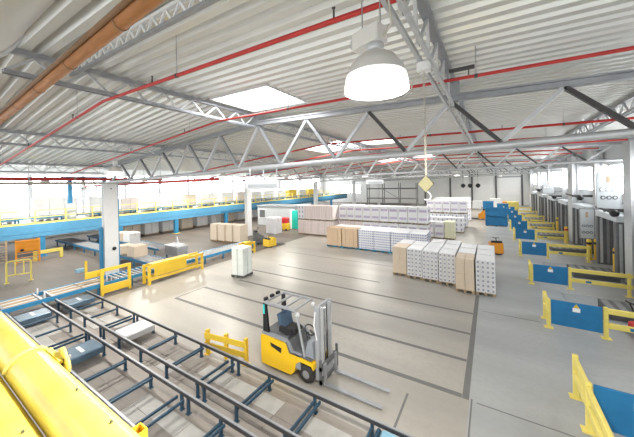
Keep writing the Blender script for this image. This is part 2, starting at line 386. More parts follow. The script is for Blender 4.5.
# ------------------------------------------------------------------ lamps
def high_bay(loc, label, real=True, s=1.0):
    t = thing('high_bay_lamp', label, 'lamp', loc, math.radians(-20), 'high bay lamps')
    n = 28
    MB().lathe((0, 0, 0), [(.265*s, .13*s), (.235*s, .21*s), (.18*s, .285*s), (.11*s, .335*s), (.07*s, .35*s), (.065*s, .37*s)], n).lathe((0, 0, 0), [(.262*s, .13*s), (.23*s, .21*s), (.17*s, .28*s), (.06*s, .34*s)], n).build('bowl_shade', 'bowl', t)
    MB().lathe((0, 0, 0), [(.285*s, 0), (.283*s, .05*s), (.266*s, .13*s)], n).build('refractor_rim', 'rim_glow', t, 'glowing translucent rim')
    MB().lathe((0, 0, 0), [(.272*s, .03*s), (.001, .025*s)], n).build('lens', 'lamp_glow', t)
    MB().lathe((0, 0, 0), [(.065*s, .36*s), (.075*s, .37*s), (.075*s, .43*s), (.05*s, .44*s)], 16, caps=True).build('neck', 'steel_light', t)
    MB().chbox(-.22*s, -.08*s, .42*s, .08*s, .08*s, .58*s, .012).build('gear_box', 'bowl', t)
    MB().box(-.26*s, -.05*s, .46*s, -.22*s, .05*s, .54*s).build('gear_box_end', 'steel_light', t)
    topz = roof_z(loc[0])-loc[2]
    for dx in (-.15, .06): MB().tube([(dx*s, 0, .57*s), (dx*s, 0, topz)], .006, 6).build('suspension_wire', 'steel', t)
    if real:
        pts = [(.06, .02, .45), (.16, .03, .55), (.14, .02, .75), (.12, .0, .95), (.05, -.02, 1.02), (.0, -.03, .95), (.03, -.02, .86), (.1, 0, .84)]
        MB().tube([(a*s, b_*s, min(c*s, topz)) for a, b_, c in pts], .010, 7).build('power_cable', 'rope', t)
    ld = bpy.data.lights.new('lamp_light', 'AREA'); ld.shape = 'DISK'; ld.size = .5*s; ld.energy = LAMP_WATT; ld.color = (1, .95, .86)
    lo = bpy.data.objects.new('lamp_light', ld); COL.objects.link(lo); lo.parent = t; lo.location = (0, 0, .005)
    return t
high_bay((-.86, 2.42, 6.22), 'large glowing high bay lamp hanging nearest the camera')
for loc, lab in (((-16.2, 13.4, 5.95), 'small distant high bay lamp above the white wrapped load'), ((-13.2, 5.4, 5.95), 'high bay lamp behind the left end of the near truss'),
        ((-19.5, 24.8, 5.95), 'far high bay lamp above the small booth'), ((-11, 27, 6.0), 'far added high bay fill lamp above the stacked pallet rows'), ((-3.5, 38, 6.), 'far added high bay fill lamp over the aisle beside the docks'), ((-3.5, 52, 6.), 'distant added high bay fill lamp over the aisle near the end wall'), ((-12, 56, 6.), 'distant added high bay fill lamp above the storage rack'), ((1.5, 62, 6.), 'farthest added high bay fill lamp before the far roller door'), ((-12, 41, 6.), 'distant added high bay fill lamp behind the double stacked rows'), ((-28.5, 40, 5.85), 'third added high bay fill lamp above the mezzanine'), ((-28.5, 54, 5.85), 'farthest added high bay fill lamp above the mezzanine'),  # all but the booth lamp added to brighten the far hall and mezzanine
        ((-28.5, 7, 5.85), 'added high bay fill lamp above the mezzanine at the left edge'), ((-28.5, 19.5, 5.85), 'added high bay fill lamp above the middle of the mezzanine'), ((-27.5, 13.6, 5.85), 'added high bay fill lamp above the mezzanine just right of the white column'), ((-27.5, 26, 5.85), 'farther added high bay fill lamp above the mezzanine deck')):  # extra lamps added to light the goods on the mezzanine
    high_bay(loc, lab, False, 1.0)

# ------------------------------------------------------------------ columns
def hall_column(X, Y, wd, dp, label, near=False):
    t = thing('hall_column', label, 'column', (X, Y, 0), group='white hall columns')
    h = bot_z(X)-.08
    m = MB().box(-dp, -wd/2, .03, -dp+.06, wd/2, h).box(-.06, -wd/2, .03, 0, wd/2, h).box(-dp+.05, -wd*.42, .03, -.05, wd*.42, h)
    m.build('shaft', 'steel_white', t)
    MB().box(-dp-.1, -wd*.62, 0, .1, wd*.62, .03).build('base_plate', 'blue_steel' if near else 'steel', t)
    if near:
        MB().box(-dp, wd/2+.002, .03, -.01, wd/2+.06, h).build('edge_strip', 'blue_steel', t, 'blue strip along the right edge')
        MB().lathe((.001, .12, 1.6), [(.001, .06), (.11, .06), (.11, 0)], 14, 'x', False).build('round_box', 'black', t, 'small black round box')
        MB().box(-dp, -wd/2-.17, .03, -.1, -wd/2-.03, 3.0).build('side_post', 'blue_steel', t)
        MB().box(-.002, -.02, h-.35, .01, .06, h-.27).build('name_plate', 'dark_grey', t)
    return t
hall_column(-20.2, 7.98, .76, .34, 'wide white column with a blue edge at the near truss end', True)
for i, Y in enumerate(TY[1:]):
    hall_column(-21.9, Y, .6, .4, ['white column standing by the dark counter truck', 'white column behind the double stacked pink loads', 'thin white column far behind the stacked loads', 'farthest thin white column'][i])

# hanging heater boxes
def unit_heater(loc, L, label):
    t = thing('hanging_unit', label, 'heater', loc, math.radians(32))
    MB().chbox(-L/2, -.22, -.17, L/2, .22, .17, .03).build('housing', 'white', t)
    MB().box(-L*.42, -.235, -.12, L*.42, -.222, .0).build('grille', 'panel', t)
    for q in (-.4, .0, .4): MB().tube([(q*L, 0, .16), (q*L, 0, bot_z(loc[0])-loc[2])], .022, 6).build('hanger', 'steel_white', t)
    return t
unit_heater((-7.2, 7.78, 5.42), 1.25, 'white box unit hanging under the near truss')
unit_heater((-7.9, 21.4, 5.45), 1.3, 'small white box unit hanging under the second truss')

# chain hoist hanging from the right girder
t = thing('chain_hoist', 'pale chain with a khaki hook block hanging beside the lamp', 'hoist', (-.84, 4.5, 0))
zt = roof_z(-.84)-.70
MB().chbox(-.09, -.09, zt-.14, .09, .09, zt, .02).build('trolley', 'white', t)
me = MB().tube([(.014*math.cos(a), 0, .024*math.sin(a)) for a in [i*math.pi/4 for i in range(9)]], .0055, 5).mesh('chain_link', 'rope')
z = zt-.15; k = 0
while z > 5.47:
    o = link('chain_link', me, t); o.location = (0, 0, z); o.rotation_euler = (0, 0, 0 if k % 2 else math.pi/2); z -= .036; k += 1
bl = MB().prism([(-.11, 0), (0, .13), (.11, 0), (0, -.13)], -.035, .035); bl.build('hook_block', 'khaki', t).location = (0, 0, 5.36)
MB().tube([(0, 0, 5.25), (.05, 0, 5.21), (.07, 0, 5.16), (.03, 0, 5.11), (-.03, 0, 5.12)], .012, 7).build('hook', 'steel', t)
MB().tube([(-.02, 0, zt-.1), (-.18, .03, zt-.25), (-.2, .04, zt-.4), (-.08, .02, zt-.46), (0, 0, zt-.35)], .012, 7).build('cable_loop', 'rope', t)
# lamp-level bracket on the girder
t = thing('pipe_bracket', 'small dark bracket carrying the red pipe beside the right girder', 'bracket', (-.72, 6.0, 0))
MB().box(.07, -.05, roof_z(0)-.40, .50, .05, roof_z(0)-.35).build('arm', 'steel_dark', t)
MB().tube([(.4, 0, roof_z(-.4)-.38), (.4, 0, roof_z(-.4)-.54)], .012, 6).build('rod', 'steel_dark', t)
# three dark pendants at the second truss
for i, x in enumerate((-1.62, -1.2, -.74)):
    t = thing('pendant_pulley', ['leftmost', 'middle', 'rightmost'][i]+' of the three dark pulleys hanging under the second truss', 'pulley', (x, 21.4, 5.05), group='dark pulleys under the second truss')
    MB().tube([(0, 0, .12), (0, 0, bot_z(x)-5.1)], .012, 5).build('cord', 'steel_dark', t)
    MB().lathe((0, 0, 0), [(.02, -.17), (.12, -.08), (.15, .0), (.10, .10), (.02, .13)], 12).build('pulley_body', 'black', t)

# ------------------------------------------------------------------ foreground yellow pipes on a post
def yellow_pipe(y, z, label, clamp):
    t = thing('yellow_pipe', label, 'pipe', (0, y, z), group='thick yellow pipes in front of the camera')
    MB().tube([(-8, 0, 0), (.8, 0, 0)], .106, 36).build('pipe', 'yellow_pipe', t)
    if clamp:
        x = -2.62
        m = MB(); R = .112
        pts = [(x-.10+.10*math.sin(a*.5+.3), R*math.cos(a), R*math.sin(a)) for a in [math.radians(-70+i*12.5) for i in range(20)]]
        m.tube(pts, .014, 8).build('clamp_ring', 'lemon', t)
        MB().lathe((0, 0, 0), [(.001, .0), (.06, .0), (.06, .02), (.001, .02)], 16, 'y').build('clamp_flange', 'lemon', t).location = (x+.10, .135, .03)
        MB().lathe((0, 0, 0), [(.001, .0), (.055, .0), (.055, .02), (.001, .02)], 16, 'y').build('clamp_flange', 'lemon', t).location = (x+.16, .135, -.01)
        MB().lathe((0, 0, 0), [(.001, .0), (.014, .0), (.014, .04), (.001, .04)], 6, 'y', False).build('bolt', 'steel', t).location = (x+.12, .14, .02)
        MB().bar((x-.02, .10, .06), (x+.14, .125, .02), .03, .03).build('clamp_lug', 'lemon', t)
    for x in (-3.7, -1.9, -1.5): MB().lathe((x, .03, .103), [(.001, .012), (.006, .01), (.007, 0)], 8).build('rivet', 'khaki', t)
    return t
yellow_pipe(.545, 4.22, 'upper thick yellow pipe with a clamp, crossing the lower left corner', True)
yellow_pipe(.34, 4.15, 'lower thick yellow pipe nearest the camera at the lower left', False)
t = thing('square_post', 'yellow square post whose open top shows at the bottom edge', 'post', (-1.76, .80, 0))
m = MB()
for a, b, c, d in ((-.04, -.04, .04, -.032), (-.04, .032, .04, .04), (-.04, -.032, -.032, .032), (.032, -.032, .04, .032)): m.box(a, b, 0, c, d, 4.0)
m.build('post_tube', 'yellow', t)
MB().box(-.12, -.12, 0, .12, .12, .015).build('foot_plate', 'yellow', t)
MB().box(-.03, -.66, 3.94, .03, -.04, 4.0).build('cantilever_arm', 'yellow', t)
MB().box(-.04, -.30, 4.0, .04, -.20, 4.11).build('saddle', 'white', t)

# ------------------------------------------------------------------ conveyor lanes in the foreground
def lane(y0, y1, x0, x1, label, drives, zt=.47):
    t = thing('conveyor_lane', label, 'conveyor', (0, 0, 0), group='foreground conveyor lanes')
    for y in (y0, y1):
        MB().box(x0, y-.035, zt-.09, x1, y+.035, zt-.015).build('rail', 'rail_steel', t)
        MB().box(x0, y-.022, zt-.015, x1, y+.022, zt).build('chain_track', 'steel', t)
    st = 1.42; x = x0+.35; i = 0
    leg = MB().box(-.03, -.03, .01, .03, .03, zt-.09).box(-.06, -.05, 0, .06, .05, .012).mesh('leg', 'slate')
    bar1 = MB().box(-.022, y0+.03, .25, .022, y1-.03, .31).mesh('cross_bar', 'slate')
    while x < x1-.1:
        for y in (y0, y1):
            o = link('leg', leg, t); o.location = (x, y, 0)
        pair = i % 4 == 3
        for dx in ((-.13, .13) if pair else (0, .16)):
            o = link('cross_bar', bar1, t); o.location = (x+dx, 0, .05 if dx > 0 and not pair else 0)
        if pair:
            for y in (y0, y1):
                o = link('leg', leg, t); o.location = (x+.26, y, 0)
        x += st; i += 1
    for xd, ln, m in drives:
        d = MB().chbox(xd-ln/2, y0+.06, .22, xd+ln/2, y1-.06, .42, .03).build('drive_unit', m, t)
        MB().tube([(xd-ln/2-.08, y0+.05, .33), (xd-ln/2-.08, y1-.05, .33)], .05, 10).build('drive_shaft', 'slate', d)
        MB().box(xd-ln*.3, (y0+y1)/2-.05, .42, xd+ln*.3, (y0+y1)/2+.05, .428).build('cover_plate', 'panel', d)
    return t
lane(4.38, 5.5, -16.75, 1.2, 'far conveyor lane with dark rails and blue cross bars beside the forklift', [(-15.9, .8, 'slate_light'), (-10.85, .8, 'steel_light'), (-1.5, .9, 'blue_pale')])
lane(2.84, 3.95, -16.75, 1.2, 'near conveyor lane with dark rails below the yellow pipes', [(-15.7, .8, 'slate_light'), (-10.9, .8, 'slate_light')])

# cross conveyor running away along the hall
t = thing('roller_conveyor', 'blue framed roller conveyor running from the slatted transfers to the yellow guards', 'conveyor', (-17.6, 0, 0))
for x in (-.68, .68): MB().box(x-.035, 1.2, .38, x+.035, 17.2, .56).build('side_frame', 'blue_steel', t)
rm = MB().tube([(-.64, 0, 0), (.64, 0, 0)], .04, 8).mesh('roller', 'steel_light')
y = 7.0
while y < 17.1:
    o = link('roller', rm, t); o.location = (0, y, .52); y += .24
lm = MB().box(-.04, -.04, 0, .04, .04, .38).mesh('leg', 'blue_deep')
for y in [1.4+1.55*i for i in range(11)]:
    for x in (-.68, .68): link('leg', lm, t).location = (x, y, 0)
sm = MB().box(-.055, 0, 0, .055, 1.05, .03).mesh('slat', 'wood'); sw = MB().box(-.03, 0, 0, .03, 1.05, .035).mesh('slat', 'steel_white')
for ya in (2.88, 4.42, 5.5):
    L = .98 if ya < 5 else .9
    for q in range(9):
        o = link('slat', sm if q % 3 else sw, t); o.location = (-.6+q*.15, ya, .5); o.scale = (1.25, L, 1)
for y in (2.82, 3.98, 4.36, 6.5): MB().box(-.66, y-.04, .44, .66, y+.04, .555).build('transfer_beam', 'steel', t)
for (x, y) in ((.5, 4.1), (-.5, 4.1), (.1, 6.65), (.5, 6.7)): MB().tube([(x, y, .5), (x, y, .78)], .03, 8).build('guide_pin', 'steel_white', t)

# conveyor crossing behind, joining from the left
t = thing('feed_conveyor', 'dark feed conveyor coming in from the left behind the near white column', 'conveyor', (0, 10.1, 0))
for y in (-.6, .6): MB().box(-36, y-.04, .36, -18.4, y+.04, .52).build('side_frame', 'blue_deep', t)
rm2 = MB().tube([(0, -.56, 0), (0, .56, 0)], .045, 8).mesh('roller', 'steel')
x = -35.8
while x < -18.4: link('roller', rm2, t).location = (x, 0, .47); x += .36
for x in [-35.5+2.1*i for i in range(9)]:
    for y in (-.6, .6): link('leg', lm, t).location = (x, y, 0)
t = thing('feed_conveyor', 'second dark feed conveyor farther back under the mezzanine', 'conveyor', (0, 12.6, 0))
for y in (-.6, .6): MB().box(-36, y-.04, .36, -22.4, y+.04, .52).build('side_frame', 'blue_deep', t)
x = -35.8
while x < -22.4: link('roller', rm2, t).location = (x, 0, .47); x += .36
for x in [-35.5+2.1*i for i in range(7)]:
    for y in (-.6, .6): link('leg', lm, t).location = (x, y, 0)

def crate(loc, sz, m, label, cat='box', rz=0, name='cardboard_box'):
    t = thing(name, label, cat, loc, rz)
    a, b, c = sz
    MB().chbox(-a/2, -b/2, 0, a/2, b/2, c, .012).build('box_body', m, t)
    MB().box(-a*.5-.002, -.04, c*.7, a*.5+.002, .04, c+.002).build('tape', 'kraft_light', t)
    MB().box(-.01, -b/2, c, .01, b/2, c+.004).build('lid_seam', 'kraft', t)
    return t
crate((-21.6, 10.1, .525), (1.0, .9, .75), 'kraft_light', 'beige box on the feed conveyor right of the white column')
crate((-23.4, 10.1, .525), (1.0, .9, .6), 'beige', 'pale box on the feed conveyor close behind the white column')
crate((-27.9, 12.6, .525), (1.2, .9, .8), 'white', 'white box on the far feed conveyor left of the white column')
crate((-29.8, 12.6, .525), (1.0, .9, .7), 'kraft_light', 'tan box on the far feed conveyor under the mezzanine')
# grey machine by the crossing
t = thing('turning_unit', 'grey conveyor machine with a thin white frame behind the long yellow guard', 'machine', (-20.4, 12.3, 0))
MB().chbox(-.8, -.45, .25, .8, .45, .95, .03).build('housing', 'steel', t)
for x in (-.7, .7):
    for y in (-.35, .35): MB().box(x-.04, y-.04, 0, x+.04, y+.04, .26).build('leg', 'blue_deep', t)
MB().tube([(.55, -.4, .9), (.75, -.4, 1.75), (1.0, -.4, 1.0)], .03, 6).build('frame_tube', 'steel_white', t)
MB().box(-.85, -.5, .95, .4, .5, 1.0).build('deck', 'steel_light', t)

# yellow guards on the conveyors
def plate_guard(loc, L, rz, label, h=1.05):
    t = thing('plate_guard', label, 'guard', loc, rz, 'yellow conveyor guards')
    for y in (-.28, .28):
        for x in (0, L): MB().box(x-.07, y-.05, 0, x+.07, y+.05, h).build('post', 'yellow', t)
    for y in (-.28, .28):
        MB().box(.07, y-.04, h-.16, L-.07, y+.04, h).build('top_rail', 'yellow', t)
        MB().box(.07, y-.04, .22, L-.07, y+.04, .36).build('lower_rail', 'yellow', t)
    MB().box(.2, -.24, h-.03, L*.75, .24, h+.05).build('cover_plate', 'yellow', t)
    MB().box(.25, -.335, .42, L*.66, -.325, h-.02).build('side_plate', 'yellow', t)
    return t
plate_guard((-16.35, 8.1, 0), 3.3, math.pi/2, 'long yellow plate guard beside the roller conveyor')
plate_guard((-16.4, 15.2, 0), 1.0, math.pi/2, 'short yellow guard at the far end of the roller conveyor', .9)
# guard frame in front of the white column
t = thing('gate_frame', 'yellow gate shaped guard over the conveyor at the foot of the white column', 'guard', (-16.62, 6.1, 0), math.pi/2)
for x in (0, 1.25): MB().box(x-.06, -.06, 0, x+.06, .06, 1.35).build('post', 'yellow', t)
MB().box(.06, -.05, 1.2, 1.19, .05, 1.35).build('top_rail', 'yellow', t)
MB().box(.06, -.07, .12, 1.19, .05, .48).build('bottom_plate', 'yellow', t)
MB().box(.0, .06, 1.0, .1, .6, 1.12).build('side_arm', 'yellow', t); MB().box(-.5, .5, .9, .3, .6, 1.2).build('rear_plate', 'yellow', t)
t = thing('sensor_post', 'slim yellow sensor post with blue grey box left of the gate guard', 'sensor post', (-18.55, 6.1, 0))
MB().box(-.05, -.05, 0, .05, .05, 1.5).build('post', 'yellow', t); MB().box(-.4, -.35, .95, -.05, .0, 1.1).build('sensor_box', 'blue_pale', t)
MB().box(-.09, -.09, 0, .09, .09, .02).build('foot', 'yellow', t); MB().box(.05, -.04, .7, .5, .04, .8).build('arm', 'yellow', t)

def hoop(loc, L, h, rz, label, m='lemon', mid=True):
    t = thing('hoop_guard', label, 'guard', loc, rz, 'yellow tube hoops')
    r = .045
    pts = [(-L/2, 0, 0), (-L/2, 0, h-.12), (-L/2+.03, 0, h-.04), (-L/2+.12, 0, h), (L/2-.12, 0, h), (L/2-.03, 0, h-.04), (L/2, 0, h-.12), (L/2, 0, 0)]
    MB().tube(pts, r, 8).build('hoop_tube', m, t)
    if mid:
        MB().tube([(-L/2, 0, h*.35), (L/2, 0, h*.35)], r*.8, 8).build('cross_tube', m, t)
        for x in (-L*.15, L*.2): MB().tube([(x, 0, h*.35), (x, 0, h)], r*.7, 8).build('upright_tube', m, t)
    for x in (-L/2, L/2): MB().box(x-.1, -.08, 0, x+.1, .08, .015).build('foot', m, t)
    return t
hoop((-23.7, 4.6, 0), 1.0, 1.25, math.radians(70), 'yellow tube hoop guard standing alone on the dark floor')
# column guard at blue mezzanine column
t = thing('column_guard', 'low yellow guard around the foot of the near blue column', 'guard', (-29.3, 7.3, 0))
for x, y in ((0, -.75), (0, .75)): MB().box(x-.1, y-.1, 0, x+.1, y+.1, .75).build('post', 'lemon', t)
MB().box(-.08, -.65, .5, .08, .65, .75).build('rail', 'lemon', t)
# orange cage
t = thing('orange_cage', 'orange mesh guard panel beside the near blue column', 'cage', (-29.2, 6.15, 0), math.radians(83))
for x in (-.6, .6): MB().box(x-.05, -.05, 0, x+.05, .05, 1.75).build('post', 'orange', t)
MB().box(-.55, -.02, .85, .55, .02, 1.7).build('sheet', 'orange', t)
for q in range(6): MB().box(-.55, -.05, .12+q*.3, .55, -.03, .16+q*.3).build('slat', 'orange', t)
MB().lathe((-.3, -.1, 1.0), [(.001, 0), (.1, 0), (.1, .05), (.001, .05)], 12, 'y', False).build('warning_disc', 'black', t)
t = thing('mesh_fence', 'tan mesh fence at the left edge under the mezzanine', 'fence', (-30, 3.4, 0), math.radians(90))
for x in (0, .9, 1.8): MB().box(x-.05, -.05, 0, x+.05, .05, 1.7).build('post', 'wood', t)
for q in range(8): MB().box(.05, -.02, .2+q*.19, 1.75, .02, .23+q*.19).build('mesh_bar', 'wood', t)

# yellow barrier beside the forklift
t = thing('floor_barrier', 'yellow two rail floor barrier left of the forklift', 'barrier', (-7.85, 5.72, 0), math.radians(9))
for x in (0, .75, 1.5): MB().chbox(x-.05, -.06, 0, x+.05, .06, .78, .01).build('post', 'yellow', t)
for z in (.62, .32): MB().chbox(-.06, -.09, z-.09, 1.56, -.06, z+.09, .008).build('rail', 'yellow', t)
for x in (0, 1.5): MB().box(x-.1, -.1, 0, x+.1, .1, .012).build('foot', 'yellow', t)

# ------------------------------------------------------------------ forklift (forward = +x)
t = thing('forklift', 'yellow electric forklift with grey overhead guard and lowered forks', 'forklift', (-5.0, 6.66, 0))
hw = .52
body = MB().prism([(-.92, .14), (-.9, .10), (.18, .10), (.30, .22), (.36, .46), (.50, .56), (.86, .54), (.92, .44), (.92, .60), (.55, .66), (.12, .66), (.10, .70), (.02, .90), (-.88, .955), (-.93, .9)], -hw, hw)
body.build('body', 'truck_yellow', t)
MB().chbox(-1.0, -hw+.06, .16, -.9, hw-.06, .88, .04).build('counterweight', 'truck_yellow', t)
for s in (-1, 1):
    MB().prism([(-.56, .80), (-.14, .74), (-.16, .60), (-.30, .64), (-.52, .70)], s*(hw+.004)-.004, s*(hw+.004)+.004).build('side_vent', 'black', t)
    MB().prism([(-.9, .955), (-.06, .935), (.06, .85), (.16, .68), (.5, .665), (.5, .70), (.2, .72), (.10, .90), (-.02, 1.0), (-.9, 1.03)], s*hw-.03*s, s*(hw-.12)).build('hood_trim', 'grey_plastic', t)
MB().chbox(-.88, -.40, .94, -.02, .40, 1.04, .03).build('battery_cover', 'dark_grey', t)
MB().box(.04, -.49, .655, .86, .49, .70).build('floor_board', 'dark_grey', t)
MB().prism([(.56, .66), (.88, .66), (.84, 1.12), (.70, 1.12)], -.42, .42).build('dashboard', 'grey_plastic', t)
MB().box(.30, -.5, .32, .5, -.46, .66).build('step', 'grey_plastic', t)
MB().prism([(-.02, .93), (.02, .96), (.16, .70), (.11, .68)], -.5, .5).build('seat_box_front', 'dark_grey', t)
# seat
MB().chbox(-.42, -.25, 1.03, .08, .25, 1.15, .04).build('seat_cushion', 'rubber', t)
MB().prism([(-.40, 1.10), (-.28, 1.10), (-.38, 1.50), (-.44, 1.56), (-.52, 1.52)], -.25, .25).build('seat_back', 'seat', t)
MB().chbox(-.35, -.38, 1.12, .12, -.28, 1.26, .02).build('armrest', 'black', t)
MB().tube([(.17*math.cos(a)*.75+.50, .17*math.sin(a), 1.20-.17*math.cos(a)*.6) for a in [i*math.pi/8 for i in range(17)]], .016, 7).build('steering_wheel', 'black', t)
MB().tube([(.72, 0, 1.05), (.50, 0, 1.19)], .03, 8).build('steering_column', 'dark_grey', t)
for y in (-.22, -.30): MB().tube([(.62, y, 1.1), (.58, y, 1.26)], [.01, .018], 6).build('lever', 'black', t)
# overhead guard
gz_ = 1.86
for s in (-1, 1):
    MB().tube([(.62, s*.45, .66), (.36, s*.43, gz_-.1), (.28, s*.43, gz_)], .032, 8).build('front_pillar', 'guard_grey', t)
    MB().prism([(-.88, .95), (-.66, .95), (-.72, 1.5), (-.76, gz_), (-.86, gz_)], s*.43-.035, s*.43+.035).build('rear_pillar', 'black', t)
    MB().bar((-.82, s*.43, gz_+.02), (.32, s*.43, gz_+.02), .06, .06).build('roof_side_rail', 'guard_grey', t)
for x in (-.80, -.42, -.06, .28): MB().box(x-.03, -.42, gz_, x+.03, .42, gz_+.045).build('roof_bar', 'guard_grey', t)
for y in (-.3, -.02, .26): MB().chbox(-.94, y-.07, gz_+.02, -.84, y+.07, gz_+.11, .015).build('work_light', 'black', t)
MB().box(-.86, -.475, 1.55, -.80, -.466, 1.82).build('light_strip', 'cyan', t)
for s in (-1, 1): MB().lathe((.33, s*.40, gz_-.10), [(.001, 0), (.06, 0), (.06, .06), (.001, .06)], 12, 'x', False).build('head_lamp', 'white', t)
# mast
for s in (-1, 1):
    MB().box(.90, s*.31-.05, .12, 1.02, s*.31+.05 , 2.08).build('mast_outer_upright', 'guard_grey', t)
    MB().box(.98, s*.22-.035, .14, 1.08, s*.22+.035, 2.04).build('mast_inner_upright', 'steel_light', t)
for z in (.35, 1.2, 2.03): MB().box(.90, -.3, z-.04, .97, .3, z+.04).build('mast_cross_bar', 'guard_grey', t)
MB().tube([(.95, .08, .2), (.95, .08, 1.9)], .035, 10).build('lift_cylinder', 'chrome', t)
for y in (-.1, .12): MB().bar((1.0, y, .3), (1.0, y, 2.0), .03, .012, (1, 0, 0)).build('lift_chain', 'black', t)
MB().tube([(.96, -.36, 1.2), (.90, -.40, 1.6), (.92, -.36, 1.95)], .02, 6).build('hydraulic_hose', 'white', t)
for z in (.18, .52): MB().box(1.08, -.47, z-.06, 1.14, .47, z+.06).build('carriage_bar', 'dark_grey', t)
for y in (-.47, .43): MB().box(1.08, y, .12, 1.14, y+.05, .75).build('carriage_side', 'dark_grey', t)
MB().box(1.10, -.2, .24, 1.13, .2, .46).build('carriage_plate', 'steel', t)
for y in (-.30, .30):
    MB().prism([(1.14, .05), (2.72, .055), (2.72, .065), (1.6, .095), (1.185, .10), (1.185, .60), (1.14, .60)], y-.055, y+.055).build('fork', 'steel', t)
for s in (-1, 1):
    wl = MB().lathe((.66, s*(hw-.13), .24), [(.10, -.09), (.22, -.085), (.24, -.05), (.24, .05), (.22, .085), (.10, .09)], 24, 'y', True, True).build('front_wheel', 'rubber', t)
    MB().lathe((.66, s*(hw-.035), .24), [(.001, .012*s), (.06, .012*s), (.11, -.002*s)], 16, 'y', False).build('hub', 'steel', wl)
MB().lathe((-.62, 0, .19), [(.08, -.10), (.17, -.095), (.19, -.06), (.19, .06), (.17, .095), (.08, .10)], 20, 'y', True, True).build('rear_wheel', 'rubber', t)

# ------------------------------------------------------------------ palletised loads
def pallet_mesh(w_, d_, m):
    b = MB()
    for x in (-w_/2+.05, -.05, w_/2-.15): b.box(x, -d_/2, .0, x+.10, d_/2, .022)
    for x in (-w_/2+.0, -.06, w_/2-.12):
        for y in (-d_/2, -.05, d_/2-.10): b.box(x, y, .022, x+.12, y+.10, .11)
    n_ = 6
    for q in range(n_):
        y = -d_/2 + q*(d_-.12)/(n_-1); b.box(-w_/2, y, .11, w_/2, y+.12, .135)
    return b.mesh('pallet', m)
def cartons_mesh(w_, d_, h_, nx, ny, nz, m, z0=.137, g=.012):
    b = MB()
    for i in range(nx):
        for j in range(ny):
            if 0 < i < nx-1 and 0 < j < ny-1: continue
            for k in range(nz):
                j1 = random.uniform(0, .006)
                b.box(-w_/2+i*w_/nx+g/2, -d_/2+j*d_/ny+g/2+j1, z0+k*h_/nz, -w_/2+(i+1)*w_/nx-g/2-j1, -d_/2+(j+1)*d_/ny-g/2, z0+(k+1)*h_/nz-g*.7)
    b.box(-w_/2+w_/nx*.5, -d_/2+d_/ny*.5, z0, w_/2-w_/nx*.5, d_/2-d_/ny*.5, z0+h_-g)
    return b.mesh('carton_stack', m)
def print_mesh(w_, d_, h_, nx, ny, nz, m, fw_=.5, fh=.35, z0=.137, e=.004, oz=.5):
    b = MB()
    for k in range(nz):
        zc = z0+(k+oz)*h_/nz; hh = h_/nz*fh/2
        for i in range(nx):
            xc = -w_/2+(i+.5)*w_/nx; ww = w_/nx*fw_/2
            for s in (-1, 1): b.box(xc-ww, s*d_/2-e, zc-hh, xc+ww, s*d_/2+e, zc+hh)
        for j in range(ny):
            yc = -d_/2+(j+.5)*d_/ny; ww = d_/ny*fw_/2
            for s in (-1, 1): b.box(s*w_/2-e, yc-ww, zc-hh, s*w_/2+e, yc+ww, zc+hh)
    return b.mesh('carton_print', m)
STY = {}
def style(key, w_, d_, h_, nx, ny, nz, m, pm, pal, fw_=.5, fh=.35, top=None):
    few = None
    if nx*ny*nz <= 12:
        g = .012; few = (MB().box(-w_/nx/2+g/2, -d_/ny/2+g/2, 0, w_/nx/2-g/2, d_/ny/2-g/2, h_/nz-.008).mesh('carton', m), [(-w_/2+(i+.5)*w_/nx, -d_/2+(j+.5)*d_/ny, .137+k*h_/nz) for i in range(nx) for j in range(ny) for k in range(nz)])
    STY[key] = (few, pallet_mesh(w_+.02, d_+.02, pal), cartons_mesh(w_, d_, h_, nx, ny, nz, m), print_mesh(w_, d_, h_, nx, ny, nz, pm, fw_, fh) if pm else None, top)
style('white_grey', .795, 1.18, 1.50, 4, 4, 7, 'carton_white', 'print_grey', 'pallet_wood', .42, .40)
style('kraft', .80, 1.18, 1.50, 2, 2, 2, 'kraft_light', None, 'pallet_wood')
style('kraft_wide', 1.38, .98, 1.50, 4, 2, 1, 'kraft', None, 'pallet_blue')
style('white_blue', 1.26, .98, 1.50, 8, 5, 8, 'carton_white', 'print_blue', 'pallet_blue', .5, .42)
style('pink', .84, 1.18, 1.42, 3, 3, 1, 'carton_pink', 'print_rose', 'pallet_wood', .12, .85)
style('white_violet', .84, 1.18, 1.42, 1, 2, 2, 'carton_white', 'print_violet', 'pallet_wood', .75, .30)
style('white_cool', .84, 1.18, 1.42, 2, 3, 3, 'carton_cool', 'print_grey', 'pallet_wood', .25, .5)
style('pale', .82, 1.18, 1.50, 2, 2, 2, 'carton_pale', None, 'pallet_wood')
style('beige', .88, 1.0, 1.55, 2, 2, 1, 'beige', None, 'pallet_wood')
def load(key, x, y, z, label, group, rz=0):
    t = thing('pallet_load', label, 'pallet load', (x, y, z), rz+random.uniform(-.004, .004), group)
    few, p, c, pr_, top = STY[key]
    link('pallet', p, t)
    if few:
        for q in few[1]: link('carton', few[0], t).location = (q[0]+random.uniform(-.005, .005), q[1]+random.uniform(-.005, .005), q[2])
    else: link('carton_stack', c, t)['kind'] = 'stuff'
    if pr_: link('carton_print', pr_, t)['kind'] = 'stuff'
    return t
